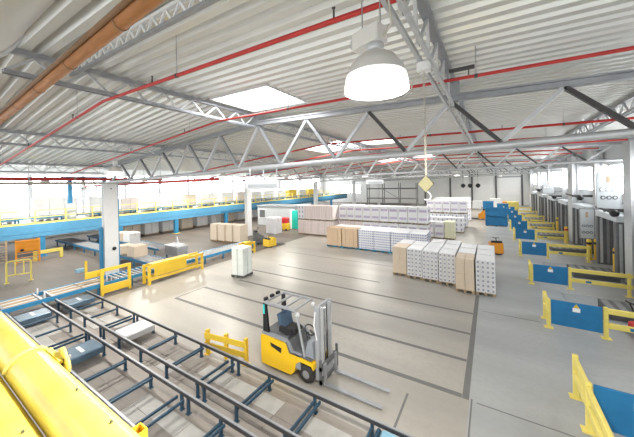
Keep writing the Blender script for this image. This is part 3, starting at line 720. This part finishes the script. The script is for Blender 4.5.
# nearest block
A = [('kraft', -4.56, 16.1), ('white_grey', -3.70, 15.95), ('white_grey', -2.86, 15.85), ('white_grey', -2.02, 15.75), ('kraft', -1.155, 15.08), ('white_grey', -.30, 15.12)]
for i, (k, x, y) in enumerate(A):
    load(k, x, y+.6, 0, ('brown carton' if k == 'kraft' else 'white printed carton')+' pallet load, '+ORD[i]+' from left in the nearest row front', 'nearest block of pallet loads')
    load('white_grey', x, y+1.85, 0, 'white carton pallet load, '+ORD[i]+' from left in the nearest block second row', 'nearest block of pallet loads')
for i, (x, y) in enumerate(((-2.86, 18.98), (-2.02, 18.88), (-1.155, 18.2), (-.30, 18.25))):
    load('white_grey', x, y, 0, 'white carton pallet load, '+ORD[i]+' from left at the back of the nearest block', 'nearest block of pallet loads')
# second block on blue pallets
for i in range(6):
    k = 'kraft_wide' if i < 2 else 'white_blue'
    x = (-11.38, -9.93)[i] if i < 2 else -8.5+1.31*(i-2)
    load(k, x, 20.75+.5, 0, ('brown carton' if i < 2 else 'blue dotted white carton')+' load, '+ORD[i]+' from left on the blue pallets', 'second block of pallet loads')
    load('white_blue', -11.2+1.31*i, 22.3, 0, 'white carton load, '+ORD[i]+' from left behind the second block front', 'second block of pallet loads')
# double stacked rows
for i in range(5):
    x = -17.4+.87*i
    load('pink', x, 24.5+.6, 0, 'pink striped load, '+ORD[i]+' from left, bottom of the pink double stack', 'pink double stacked loads')
    load('pink' if i > 1 else ('white_cool' if i == 0 else 'pink'), x, 24.5+.6, 1.56, ('white' if i == 0 else 'pink striped')+' load, '+ORD[i]+' from left, on top of the pink double stack', 'pink double stacked loads')
for i in range(10):
    x = -12.95+.87*i
    load('pink' if i < 3 else 'white_violet', x, 25.6+.6, 0, ORD[i]+' load from left, bottom of the long white double stacked row', 'long double stacked row')
    load('white_violet', x, 25.6+.6, 1.56, 'violet printed white load, '+ORD[i]+' from left, on top of the long double stacked row', 'long double stacked row')
for i in range(4):
    load('pale' if i == 3 else 'white_violet', -5.95+.88*i, 28.9-.3, 0, 'pale yellow load at the right end of the short row behind the white blocks' if i == 3 else 'white load, '+ORD[i]+' from left in the short single row before the aisle end', 'short row by the aisle')
for i in range(5):
    load('white_cool', -6.35+.87*i, 32.5, 0, 'cool white load, '+ORD[i]+' from left in the far low row', 'far rows of loads')
    load('white_cool', -6.25+.87*i, 36.4, 0, 'white load, '+ORD[i]+' from left, bottom of the far double stack', 'far rows of loads')
    load('white_violet', -6.25+.87*i, 36.4, 1.56, 'white load, '+ORD[i]+' from left, on top of the far double stack', 'far rows of loads')
    load('white_cool', -6.2+.87*i, 42.2, 0, 'white load, '+ORD[i]+' from left, bottom of the farthest double stack', 'far rows of loads')
    load('white_cool', -6.2+.87*i, 42.2, 1.56, 'white load, '+ORD[i]+' from left, on top of the farthest double stack', 'far rows of loads')
# beige loads on the left
for i in range(4):
    load('beige', -23.1+.98*i, 18.2+.1*i, 0, ORD[i]+' from left of the four beige loads on the dark floor', 'beige loads left of the white column')
# wrapped load on the open floor
t = thing('wrapped_load', 'pale wrapped load on a dark pallet standing alone on the open floor', 'pallet load', (-12.75, 11.75, 0), math.radians(8))
link('pallet', pallet_mesh(.9, .9, 'dark_grey'), t)
for i in (-1, 1):
    for j in (-1, 1): MB().chbox(i*.215-.205, j*.215-.205, .137, i*.215+.205, j*.215+.205, 1.72, .03).build('wrapped_bag_column', 'wrap', t)
for z in (.5, .9, 1.3): MB().box(-.43, -.43, z, .43, .43, z+.012).build('wrap_band', 'white', t)

# ------------------------------------------------------------------ dock barriers
def dock_barrier(Y, label, wing=.75, xr=5.3):
    t = thing('dock_barrier', label, 'barrier', (1.68, Y, 0), 0, 'yellow and blue dock barriers')
    H_ = 1.05
    def post(x, y):
        MB().chbox(x-.055, y-.055, 0, x+.055, y+.055, H_, .012).build('post', 'lemon', t)
        MB().box(x-.13, y-.11, 0, x+.13, y+.11, .015).build('foot_plate', 'lemon', t)
    # wing along the aisle: from (0, wing) towards the camera
    for z in (.93, .55): MB().chbox(-.045, -.06 if wing < 2 else -1.4, z-.09, .035, wing, z+.09, .015).build('wing_rail', 'lemon', t)
    post(0, wing-.06); post(.0, 0)
    pn = MB().chbox(.08, -.025, .16, 1.42, .025, H_-.02, .01).build('blue_panel', 'blue', t)
    MB().box(.66, -.032, .72, .86, -.026, .86).build('sticker', 'white', pn); MB().prism([(.68, .87), (.84, .87), (.76, 1.0)], -.032, -.026).build('warning_triangle', 'yellow', pn)
    post(1.5, 0); post(3.5, 0)
    for z in (.93, .45): MB().chbox(1.55, -.05, z-.085, xr-1.68, .05, z+.085, .02).build('rail', 'lemon', t)
    MB().box(2.05, -.058, .40, 2.25, .058, .50).build('reflector', 'blue', t)
    return t
BY = [8.05, 13.0, 18.0, 24.2, 30.2, 36., 42., 48., 54.]
for i, Y in enumerate(BY):
    dock_barrier(Y, ('yellow and blue dock barrier, nearest the camera at the right edge' if i == 0 else 'yellow and blue dock barrier, '+ORD[i]+' from the camera along the aisle'), 1.15 if i == 0 else .85)
t = thing('rail_barrier', 'yellow rail barrier running towards the camera at the lower right', 'barrier', (1.66, 4.2, 0))
for z in (.93, .55): MB().chbox(-.045, 0, z-.09, .035, 3.7, z+.09, .015).build('rail', 'lemon', t)
for y in (.1, 1.9): 
    MB().chbox(-.055, y-.055, 0, .055, y+.055, 1.05, .012).build('post', 'lemon', t); MB().box(-.13, y-.11, 0, .13, y+.11, .015).build('foot_plate', 'lemon', t)
# dock levellers
for i, (a, b) in enumerate(zip(BY[1:-1], BY[2:])):
    t = thing('dock_leveller', ORD[i]+' steel dock leveller plate from the camera, in the dock floor', 'dock leveller', (3.9, (a+b)/2+.3, 0), 0, 'dock levellers')
    L = (b-a)*.27
    MB().box(-1.2, -L, 0, 1.6, L, .03).build('deck_plate', 'leveller', t)
    for y in (-L-.06, L): MB().box(-1.2, y, 0, 1.6, y+.06, .05).build('edge_kerb', 'lemon' if i > 1 else 'steel_light', t)
    MB().box(-.2, -L*.8, .03, 1.58, L*.2, .34).build('lip_box', 'dark_grey', t)
    for q in range(5): MB().box(-.15+q*.36, -L*.75, .34, .05+q*.36, L*.15, .352).build('tread_plate', 'strip_grey', t)
# bollards
for i, (x, y, r_) in enumerate(((5.42, 25.1, 0), (5.82, 25.3, 0), (5.3, 31.0, 1), (6.0, 22.6, 0), (5.8, 37.8, 0), (5.8, 17.2, 0), (5.8, 42.5, 0))):
    t = thing('bollard', ['yellow bollard, left of the close pair by the wall', 'yellow bollard, right of the close pair by the wall', 'yellow bollard with a red top by the wall', 'yellow bollard beside the big steel column', 'yellow bollard before the third dock from the column', 'yellow bollard in front of the right edge column', 'farthest yellow bollard by the dock wall'][i], 'bollard', (x, y, 0), 0, 'yellow bollards by the docks')
    MB().lathe((0, 0, 0), [(.13, 0), (.13, 1.25), (.10, 1.32), (.001, 1.34)], 14).build('tube', 'yellow', t)
    MB().lathe((0, 0, 0), [(.131, 1.0), (.135, 1.0), (.135, 1.15), (.131, 1.15)], 14).build('band', 'red_part' if r_ else 'black', t)
    MB().lathe((0, 0, 0), [(.2, 0), (.2, .02), (.13, .02)], 14).build('flange', 'yellow', t)

# ------------------------------------------------------------------ dock wall
DC = [20.1, 26.2, 31.8, 37.5, 44.8, 53.5]
for i, Y in enumerate([14.2]+DC):
    d = bpy.data.objects.new('door_%d' % (i+1), None); COL.objects.link(d); struct(d, 'dock door with dark shelter pads'); d.location = (XR, Y+2.6, 0)
    for y in (-1.75, 1.35):
        pd = MB().chbox(-1.0, y, 0, -.01, y+.4, 3.0, .04).build('shelter_pad', 'dark_grey', d); [MB().box(-.9+.3*q, y-.03, .1, -.78+.3*q, y-.002, 2.9).build('guide_strip', 'strip_grey' if q % 2 else 'steel_light', pd) for q in range(3)]
   
    MB().chbox(-1.0, -1.75, 3.0, -.01, 1.75, 3.35, .04).build('shelter_head', 'panel', d)
    for q in range(5): MB().box(-.10, -1.34, .02+q*.595, -.02, 1.34, .58+q*.595).build('door_panel', 'grey_door', d)
    for q in range(4): MB().box(-.22, -1.34+q*.18, .05, -.19, -1.22+q*.18, 2.95).build('curtain_strip', 'strip_grey', d)
    MB().box(-.13, .1, .5, -.105, 1.2, 2.2).build('inspection_panel', 'carton_pink', d)
# wall columns
for i, (Y, x, wd) in enumerate(((20.0, 5.95, .9), (26.6, 6.25, .5), (31.6, 5.9, 1.6), (36.8, 6.25, .35), (43.5, 6.0, 1.2), (52., 6.0, 1.2), (61., 6.0, 1.2))):
    t = thing('wall_column', ['big steel column at the right edge of the view', 'slim steel column between the two instrument boards', 'wide pale steel column behind the second instrument board', 'slim column behind the wide pale steel column', 'fourth wide steel column along the dock wall', 'fifth wide steel column along the dock wall', 'farthest steel column on the dock wall'][i], 'column', (x, Y, 0), 0, 'steel columns on the dock wall')
    h = roof_z(x)-.5
    m = MB().box(-.2, -wd/2, .02, -.14, wd/2, h).box(.14, -wd/2, .02, .2, wd/2, h).box(-.14, -wd*.4, .02, .14, wd*.4, h); m.build('shaft', 'steel_light', t)
    MB().box(-.3, -wd/2-.08, 0, .3, wd/2+.08, .02).build('base_plate', 'steel', t)
    MB().box(-.24, -wd/2-.04, h-.12, .24, wd/2+.04, h).build('cap_plate', 'steel', t)
# glazing band
k = len(SKY)
yy = 10.
while yy < 66:
    k += 1
    wn = bpy.data.objects.new('window_%d' % k, None); COL.objects.link(wn); struct(wn, 'bright window high on the dock wall'); wn.location = (XR, yy, 0)
    MB().box(-.05, .1, 4.45, -.02, 2.95, 6.15).build('pane', 'window_glow', wn)
    m = MB()
    for a, b, c, d in ((0, 4.38, 3.05, 4.45), (0, 6.15, 3.05, 6.22), (0, 4.45, .1, 6.15), (2.95, 4.45, 3.05, 6.15)): m.box(-.08, a, b, -.01, c, d)
    m.build('window_frame', 'steel_light', wn)
    yy += 3.1
# instrument boards standing out from the wall
def board(X, Y, z0, z1, wd, label, rows, lit):
    t = thing('instrument_board', label, 'control board', (X, Y, 0))
    MB().chbox(-wd/2, -.05, z0, wd/2, .05, z1, .015).build('board_panel', 'panel', t)
    m = MB()
    for a, b, c, d in ((-wd/2-.04, z0-.04, wd/2+.04, z0), (-wd/2-.04, z1, wd/2+.04, z1+.04), (-wd/2-.04, z0, -wd/2, z1), (wd/2, z0, wd/2+.04, z1)): m.box(a, -.06, b, c, .06, d)
    m.build('board_frame', 'strip_grey' if not lit else 'panel', t)
    MB().box(-.08, -.07, z1-(z1-z0)*.28, .05, -.06, z1-(z1-z0)*.10).build('name_plate', 'wood', t)
    for fz, mt in rows:
        for q in (-1, 0, 1):
            MB().lathe((q*wd*.27, -.05, z0+(z1-z0)*fz), [(wd*.125, 0), (wd*.12, -.03), (.001, -.03)], 16, 'y', False).build('dial', mt, t)
            if mt == 'white': MB().lathe((q*wd*.27, -.05, z0+(z1-z0)*fz), [(wd*.15, 0), (wd*.15, -.02), (wd*.127, -.02)], 16, 'y', False).build('dial_rim', 'strip_grey', t)
            else: MB().lathe((q*wd*.27, -.081, z0+(z1-z0)*fz), [(wd*.07, 0), (wd*.07, -.005), (.001, -.005)], 12, 'y', False).build('dial_face', 'panel', t)
    for z in (z0+.2, z1-.2): MB().box(wd/2, .0, z-.03, XR-X-.005, .05, z+.03).build('wall_bracket', 'steel', t)
    return t
board(5.6, 22., 3.72, 5.64, .9, 'large pale instrument board with white and dark dials near the right edge', ((.52, 'white'), (.28, 'dark_grey')), True)
board(5.53, 26., 1.26, 3.25, .72, 'lower pale instrument board with two rows of dark dials', ((.42, 'dark_grey'), (.2, 'dark_grey')), False)
board(5.4, 40., 3.75, 5.1, 1.0, 'far small instrument board under the windows', ((.5, 'white'),), False)
for i, (y0, y1, z0) in enumerate(((20.6, 23.6, 3.5), (27.2, 31.6, 3.95), (37, 39.4, 3.5), (47.5, 51, 3.85))):
    t = thing('buffer_arm', ['black lever arm below the large instrument board', 'black lever arm in front of the wide pale column', 'black lever arm farther along the dock wall', 'farthest black lever arm on the dock wall'][i], 'arm', (5.45, 0, 0), 0, 'black lever arms on the dock wall')
    MB().tube([(0, y0, z0), (0, y1, z0+.1)], .06, 8).build('rod', 'black', t)
    MB().lathe((0, y0, z0), [(.001, -.25), (.14, -.18), (.2, 0), (.14, .18), (.001, .25)], 12, 'y').build('knob', 'black', t)
    MB().box(-.05, (y0+y1)/2-.08, z0-.05, XR-5.46, (y0+y1)/2+.08, z0+.12).build('wall_mount', 'steel_dark', t)
# wall beam under the windows and crane-like rail
struct(MB().box(XR-.25, 8, 6.25, XR, YB, 6.45).build('trim_1', 'steel_light'), 'pale steel beam over the dock windows')

# ------------------------------------------------------------------ end wall
for i, x in enumerate((-13.5, -8, -3.6, .9, 5.4)):
    struct(MB().box(x-.16, YB-.2, 0, x+.16, YB, roof_z(x)-.1).build('trim_%d' % (i+2), 'dark_grey'), 'dark post on the far end wall')
d = bpy.data.objects.new('door_20', None); COL.objects.link(d); struct(d, 'large pale roller door in the far end wall'); d.location = (1.3, YB, 0)
for q in range(8): MB().box(0, -.12, 2.2+q*.45, 3.8, -.02, 2.2+q*.45+.43).build('door_slat', 'white', d)
MB().box(-.2, -.16, 5.8, 4.0, -.02, 6.1).build('door_head', 'steel', d)
for i in range(3):
    k += 1
    wn = bpy.data.objects.new('window_%d' % k, None); COL.objects.link(wn); struct(wn, 'bright window in the far end wall'); wn.location = (-40+3.4*i, YB, 0)
    MB().box(.1, -.05, 2.6, 2.9, -.02, 4.9).build('pane', 'window_glow', wn)
    m = MB()
    for a, b, c, d_ in ((0, 2.5, 3, 2.6), (0, 4.9, 3, 5.), (0, 2.6, .1, 4.9), (2.9, 2.6, 3, 4.9), (1.45, 2.6, 1.55, 4.9)): m.box(a, -.08, b, c, -.01, d_)
    m.build('window_frame', 'steel_white', wn)
# left wall windows
yy = 0.
while yy < 66:
    k += 1
    wn = bpy.data.objects.new('window_%d' % k, None); COL.objects.link(wn); struct(wn, 'bright window behind the mezzanine'); wn.location = (XL, yy, 0)
    MB().box(.02, .1, 2.3, .05, 4.3, 4.4).build('pane', 'window_glow', wn); MB().box(.02, .1, 4.6, .05, 4.3, 7.0).build('pane', 'window_glow', wn)
    m = MB()
    for a, b, c, d_ in ((0, 2.2, 4.4, 2.3), (0, 4.4, 4.4, 4.6), (0, 7.0, 4.4, 7.1), (0, 4.6, .1, 7.0), (4.3, 4.6, 4.4, 7.0), (0, 2.3, .1, 4.4), (4.3, 2.3, 4.4, 4.4), (2.15, 2.3, 2.25, 4.4)): m.box(.01, a, b, .08, c, d_)
    m.build('window_frame', 'steel_white', wn)
    yy += 4.6

# ------------------------------------------------------------------ mezzanine
ZM = 2.62; Y0, Y1 = -1., 64.
t = struct(MB().box(-40.5, Y0, ZM-.14, -31.14, Y1, ZM).build('floor_mezzanine', 'panel'), 'mezzanine deck along the left side')
for a in range(5):
    ya, yb = Y0+13*a, Y0+13*(a+1)
    MB().box(-31.13, ya, 1.95, -31, yb, ZM+.02).build('edge_beam', 'mezz_blue', t)
    MB().box(-31.2, ya, 1.62, -30.94, yb, 1.93).build('lower_beam', 'mezz_blue' if a < 2 else 'blue_deep', t)
ycols = [1.5, 7.35, 13., 18.8, 26, 33, 40, 48, 56]
for i, y in enumerate(ycols):
    t = thing('mezzanine_column', ['blue column under the mezzanine at the left edge', 'blue mezzanine column behind the low yellow guard', 'blue mezzanine column just left of the white column'][i] if i < 3 else 'blue mezzanine column, '+ORD[i-3]+' to the right of the white column', 'column', (-31.17, y, 0), 0, 'blue mezzanine columns')
    MB().box(-.18, -.2, .025, .19, .2, 1.62).build('shaft', 'blue_steel', t)
    MB().box(-.33, -.35, 0, .37, .35, .025).build('foot_plate', 'lemon' if y > 10 else 'blue_steel', t)
t = thing('railing', 'yellow railing along the edge of the mezzanine', 'railing', (-31.08, 0, ZM+.02))
pm_ = MB().box(-.04, -.04, 0, .04, .04, 1.1).mesh('railing_post', 'lemon')
y = Y0+.4
while y < Y1:
    link('railing_post', pm_, t).location = (0, y, 0); y += 1.9
for z in (.55, 1.08): MB().box(-.04, Y0, z-.03, .04, Y1, z+.03).build('railing_bar', 'lemon', t)
MB().box(-.045, Y0, 0, .045, Y1, .14).build('toe_board', 'lemon', t)
# conveyor on the mezzanine
t = thing('deck_conveyor', 'roller conveyor on the mezzanine deck behind the railing', 'conveyor', (-32.75, 0, ZM))
for x in (-.5, .5): MB().box(x-.04, 0, .35, x+.04, 60, .5).build('side_frame', 'blue_steel', t)
rl = MB().tube([(-.46, 0, 0), (.46, 0, 0)], .05, 6).mesh('roller', 'steel'); y = .3
while y < 60: link('roller', rl, t).location = (0, y, .46); y += .6
lg = MB().box(-.05, -.05, 0, .05, .05, .35).mesh('leg', 'blue_deep')
for q in range(21):
    for x in (-.5, .5): link('leg', lg, t).location = (x, .5+2.9*q, 0)
# wrapped goods standing on the deck
def white_goods(y, L, h, x, label, m='white', cols=2):
    t = thing('wrapped_goods', label, 'pallet load', (x, y, ZM), 0, 'white wrapped goods on the mezzanine')
    n_ = max(1, int(L/.9))
    for q in range(n_): MB().chbox(-.55, q*L/n_+.01, .14, .55, (q+1)*L/n_-.01, h-random.uniform(0, .06), .03).build('goods_stack', m, t)
    for z in (.35, .65): MB().box(-.556, .0, h*z, .556, L, h*z+.012).build('wrap_band', 'panel', t)
    for q in range(n_*2): MB().box(-.55, q*L/(n_*2)+.02, 0, .55, q*L/(n_*2)+.12, .14).build('pallet_bearer', 'pallet_wood', t)
    return t
G = [(4.4, 2.2, 1.75, 'white'), (7.5, 3.0, 2.0, 'white'), (11.4, 1.9, 1.95, 'white'), (14.2, 1.8, 1.7, 'carton_pink'), (16.6, 1.9, 1.8, 'white'), (19.2, 2.0, 1.75, 'white'), (21.8, 1.4, 1.8, 'beige'), (24, 2.6, 1.75, 'white'), (27.4, 2.0, 1.8, 'white'),
     (30.4, 2.4, 1.8, 'carton_pink'), (33.5, 2.2, 1.7, 'white'), (36.5, 2.6, 1.8, 'white'), (40, 2.4, 1.7, 'white'), (43.5, 2.4, 1.7, 'yellow'), (47, 2.4, 1.7, 'white'), (50.5, 2.2, 1.7, 'yellow'), (54, 2.4, 1.7, 'white')]
for i, (y, L, h, m) in enumerate(G):
    white_goods(y, L, h, -34.1, {'white': 'white', 'carton_pink': 'pinkish', 'beige': 'beige', 'yellow': 'yellow'}[m]+' wrapped goods on the mezzanine deck, '+(ORD[i] if i < 16 else 'farthest')+' block from the left edge', m)
# goods standing under the mezzanine
for i, y in enumerate((14.2, 16.2, 18.2, 20.6, 22.8, 25., 27.4, 29.8, 32.4, 35, 38)):
    t = thing('stored_goods', 'pale stored goods under the mezzanine, '+ORD[i]+' stack from the near white column', 'pallet load', (-33.5, y, 0), 0, 'goods stored under the mezzanine')
    for q in range(2): MB().chbox(-.6, q*.8, .14, .6, q*.8+.76, 1.35, .03).build('goods_stack', 'beige' if i % 3 == 0 else 'white', t)
    MB().box(-.6, 0, 0, .6, 1.56, .13).build('pallet', 'pallet_wood', t)
# upright blue frame over the mezzanine, left of the column
t = thing('lift_frame', 'tall blue lift frame standing on the mezzanine left of the white column', 'frame', (-31.75, 9.4, ZM))
for y in (0, 2.6): MB().box(-.14, y-.14, 0, .14, y+.14, 3.9).build('upright', 'blue_steel', t)
MB().box(-.1, -.6, 3.7, .1, 2.8, 3.88).build('top_beam', 'blue_deep', t)
MB().box(-.1, .1, 2.7, .1, 2.5, 2.85).build('mid_beam', 'steel', t)
for y in (.9, 1.7): MB().bar((0, y, 3.7), (0, y+.3, 2.8), .08, .1, (1, 0, 0)).build('brace', 'steel_dark', t)
MB().chbox(-.3, -.35, 0, .3, .35, 1.5, .03).build('control_cabinet', 'panel', t)

# ------------------------------------------------------------------ middle distance
# small booth
t = thing('booth', 'small grey booth with a window behind the white column', 'booth', (-24.6, 28.2, 0))
MB().box(-2.6, -.1, 0, 3.6, .1, 2.5).build('front_wall', 'grey_door', t)
MB().box(-2.6, .1, 0, -2.5, 2.6, 2.5).build('side_wall', 'grey_door', t); MB().box(3.5, .1, 0, 3.6, 2.6, 2.5).build('side_wall', 'grey_door', t)
MB().box(-2.7, -.25, 2.5, 3.7, 2.7, 2.62).build('roof_slab', 'steel', t)
wn = MB().box(-2.2, -.14, 1.0, -1.3, -.11, 2.0).build('booth_window', 'dark_grey', t); MB().box(-2.3, -.16, .95, -1.2, -.145, 1.0).build('sill', 'white', wn)
# teal cabinet
t = thing('tall_cabinet', 'tall teal green cabinet left of the pink loads', 'cabinet', (-20.0, 27.2, 0))
MB().chbox(-.4, -.4, .06, .4, .4, 2.2, .02).build('body', 'teal', t); MB().box(-.42, -.42, 0, .42, .42, .06).build('plinth', 'dark_grey', t)
MB().box(-.36, -.42, .15, -.01, -.402, 2.1).build('door', 'teal', t); MB().box(.01, -.42, .15, .36, -.402, 2.1).build('door', 'teal', t); MB().box(-.7, -.3, 0, -.43, .3, 2.3).build('white_side', 'white', t)
crate((-20.7, 23.9, 0), (1.4, 1.1, 1.75), 'carton_cool', 'pale blue white load before the booth')
t = thing('red_machine', 'red and yellow floor machine beside the teal cabinet', 'machine', (-20.6, 25.8, 0), .2)
MB().chbox(-.45, -.4, .1, .45, .4, .85, .06).build('body', 'yellow', t); MB().chbox(-.4, -.36, .85, .4, .36, 1.5, .08).build('hood', 'red_part', t)
for x in (-.3, .3):
    for y in (-.4, .4): MB().lathe((x, y-.04, .13), [(.001, 0), (.13, 0), (.13, .08), (.001, .08)], 12, 'y').build('wheel', 'rubber', t)
# dark counter truck by column
def small_truck(loc, rz, label, m, h=1.5):
    t = thing('pallet_truck', label, 'pallet truck', loc, rz, 'small electric trucks')
    MB().prism([(-.5, .12), (.35, .12), (.35, .75), (.1, .85), (-.15, h*.75), (-.45, h*.78)], -.4, .4).build('body', m, t)
    MB().chbox(-.42, -.34, h*.78, -.2, .34, h*.9, .03).build('hood', 'black', t)
    MB().tube([(-.3, 0, h*.85), (-.05, 0, h*1.05)], .03, 8).build('tiller', 'black', t); MB().tube([(-.05, -.2, h*1.05), (-.05, .2, h*1.05)], .025, 8).build('handle', 'black', t)
    for y in (-.22, .22): MB().prism([(.35, .05), (1.5, .05), (1.5, .08), (1.3, .12), (.35, .14)], y-.09, y+.09).build('fork', 'dark_grey', t)
    for y in (-.3, .3): MB().lathe((-.2, y-.05, .13), [(.001, 0), (.13, 0), (.13, .1), (.001, .1)], 14, 'y').build('wheel', 'rubber', t)
    return t
small_truck((-18.2, 18.9, 0), math.radians(60), 'dark and yellow pallet truck at the foot of the second white column', 'dark_grey', 1.4)
small_truck((-16.4, 18.4, 0), math.radians(80), 'yellow pallet truck in front of the dark one near the column', 'yellow', .9)
small_truck((.2, 24.2, 0), math.radians(100), 'orange pallet truck driving in the aisle beside the barriers', 'orange', 1.1)
small_truck((-1.2, 44.5, 0), math.radians(175), 'far orange truck beside the blue bins', 'orange', 1.6)
# blue bins
for i, (z, lab) in enumerate(((0, 'large blue bin on the floor beside the far barriers'), (1.05, 'upper blue bin stacked on the one beside the far barriers'))):
    t = thing('blue_bin', lab, 'bin', (.45, 39.0, z), 0, 'stacked blue bins')
    m = MB().box(-1.1, -.6, .1, 1.1, -.54, 1.05).box(-1.1, .54, .1, 1.1, .6, 1.05).box(-1.1, -.54, .1, -1.04, .54, 1.05).box(1.04, -.54, .1, 1.1, .54, 1.05).box(-1.04, -.54, .1, 1.04, .54, .16)
    m.build('tub', 'blue', t)
    for x in (-.9, 0, .9): MB().box(x-.1, -.55, 0, x+.1, .55, .1).build('skid', 'blue_deep', t)
    MB().box(-1.13, -.63, .97, 1.13, -.6, 1.04).build('rim', 'blue', t)
for i, (x, y, m, hh) in enumerate(((-.5, 58, 'blue', 1.6), (-2.2, 60, 'white', 1.5), (1.6, 57, 'blue', 1.3), (3.2, 60, 'lemon', 1.4), (.6, 63, 'white', 1.8), (2.6, 64, 'orange', 1.2), (-5, 60, 'white', 1.7), (-7, 61, 'dark_grey', 1.5))):
    t = thing('far_crate', ORD[i]+' distant '+{'blue': 'blue', 'white': 'white', 'lemon': 'yellow', 'orange': 'orange', 'dark_grey': 'dark'}[m]+' crate before the far end wall', 'crate', (x, y, 0), 0, 'crates before the far end wall')
    MB().chbox(-.8, -.6, .12, .8, .6, hh, .03).build('crate_body', m, t)
    for q in (-.6, 0, .6): MB().box(q-.08, -.6, 0, q+.08, .6, .12).build('skid', 'pallet_wood', t)
    MB().box(-.84, -.64, hh-.1, .84, .64, hh+.02).build('rim', m, t)
# storage rack behind the stacked rows
t = thing('storage_rack', 'grey steel rack behind the long double stacked row', 'rack', (-20, 50, 0))
for x in (0, 3, 6, 9):
    for y in (0, 1.1): MB().box(x-.07, y-.07, 0, x+.07, y+.07, 5.2).build('upright', 'strip_grey', t)
    MB().bar((x, 0, 1), (x, 1.1, 3.2), .06, .06).build('brace', 'strip_grey', t)
for z in (2.4, 4.2):
    for y in (0, 1.1): MB().box(-.07, y-.05, z-.08, 9.07, y+.05, z+.08).build('beam', 'steel_dark' if z > 3 else 'strip_grey', t)
MB().bar((3, -.05, 4.2), (6, -.05, 2.4), .07, .07).build('front_brace', 'strip_grey', t)
# red hand truck at the right edge
t = thing('hand_pallet_truck', 'red hand pallet truck cut by the right edge', 'pallet truck', (4.3, 13.75, 0), math.radians(20))
MB().chbox(-.3, -.28, .1, .1, .28, .42, .05).build('pump_body', 'red_part', t)
for y in (-.2, .2): MB().prism([(.1, .06), (1.25, .06), (1.25, .1), (.1, .14)], y-.08, y+.08).build('fork', 'red_part', t)
MB().tube([(-.15, 0, .4), (-.4, 0, 1.1)], .025, 8).build('tiller', 'black', t); MB().tube([(-.4, -.16, 1.12), (-.4, .16, 1.12)], .025, 8).build('handle', 'black', t)
for y in (-.12, .12): MB().lathe((-.12, y-.03, .1), [(.001, 0), (.1, 0), (.1, .06), (.001, .06)], 14, 'y').build('wheel', 'rubber', t)
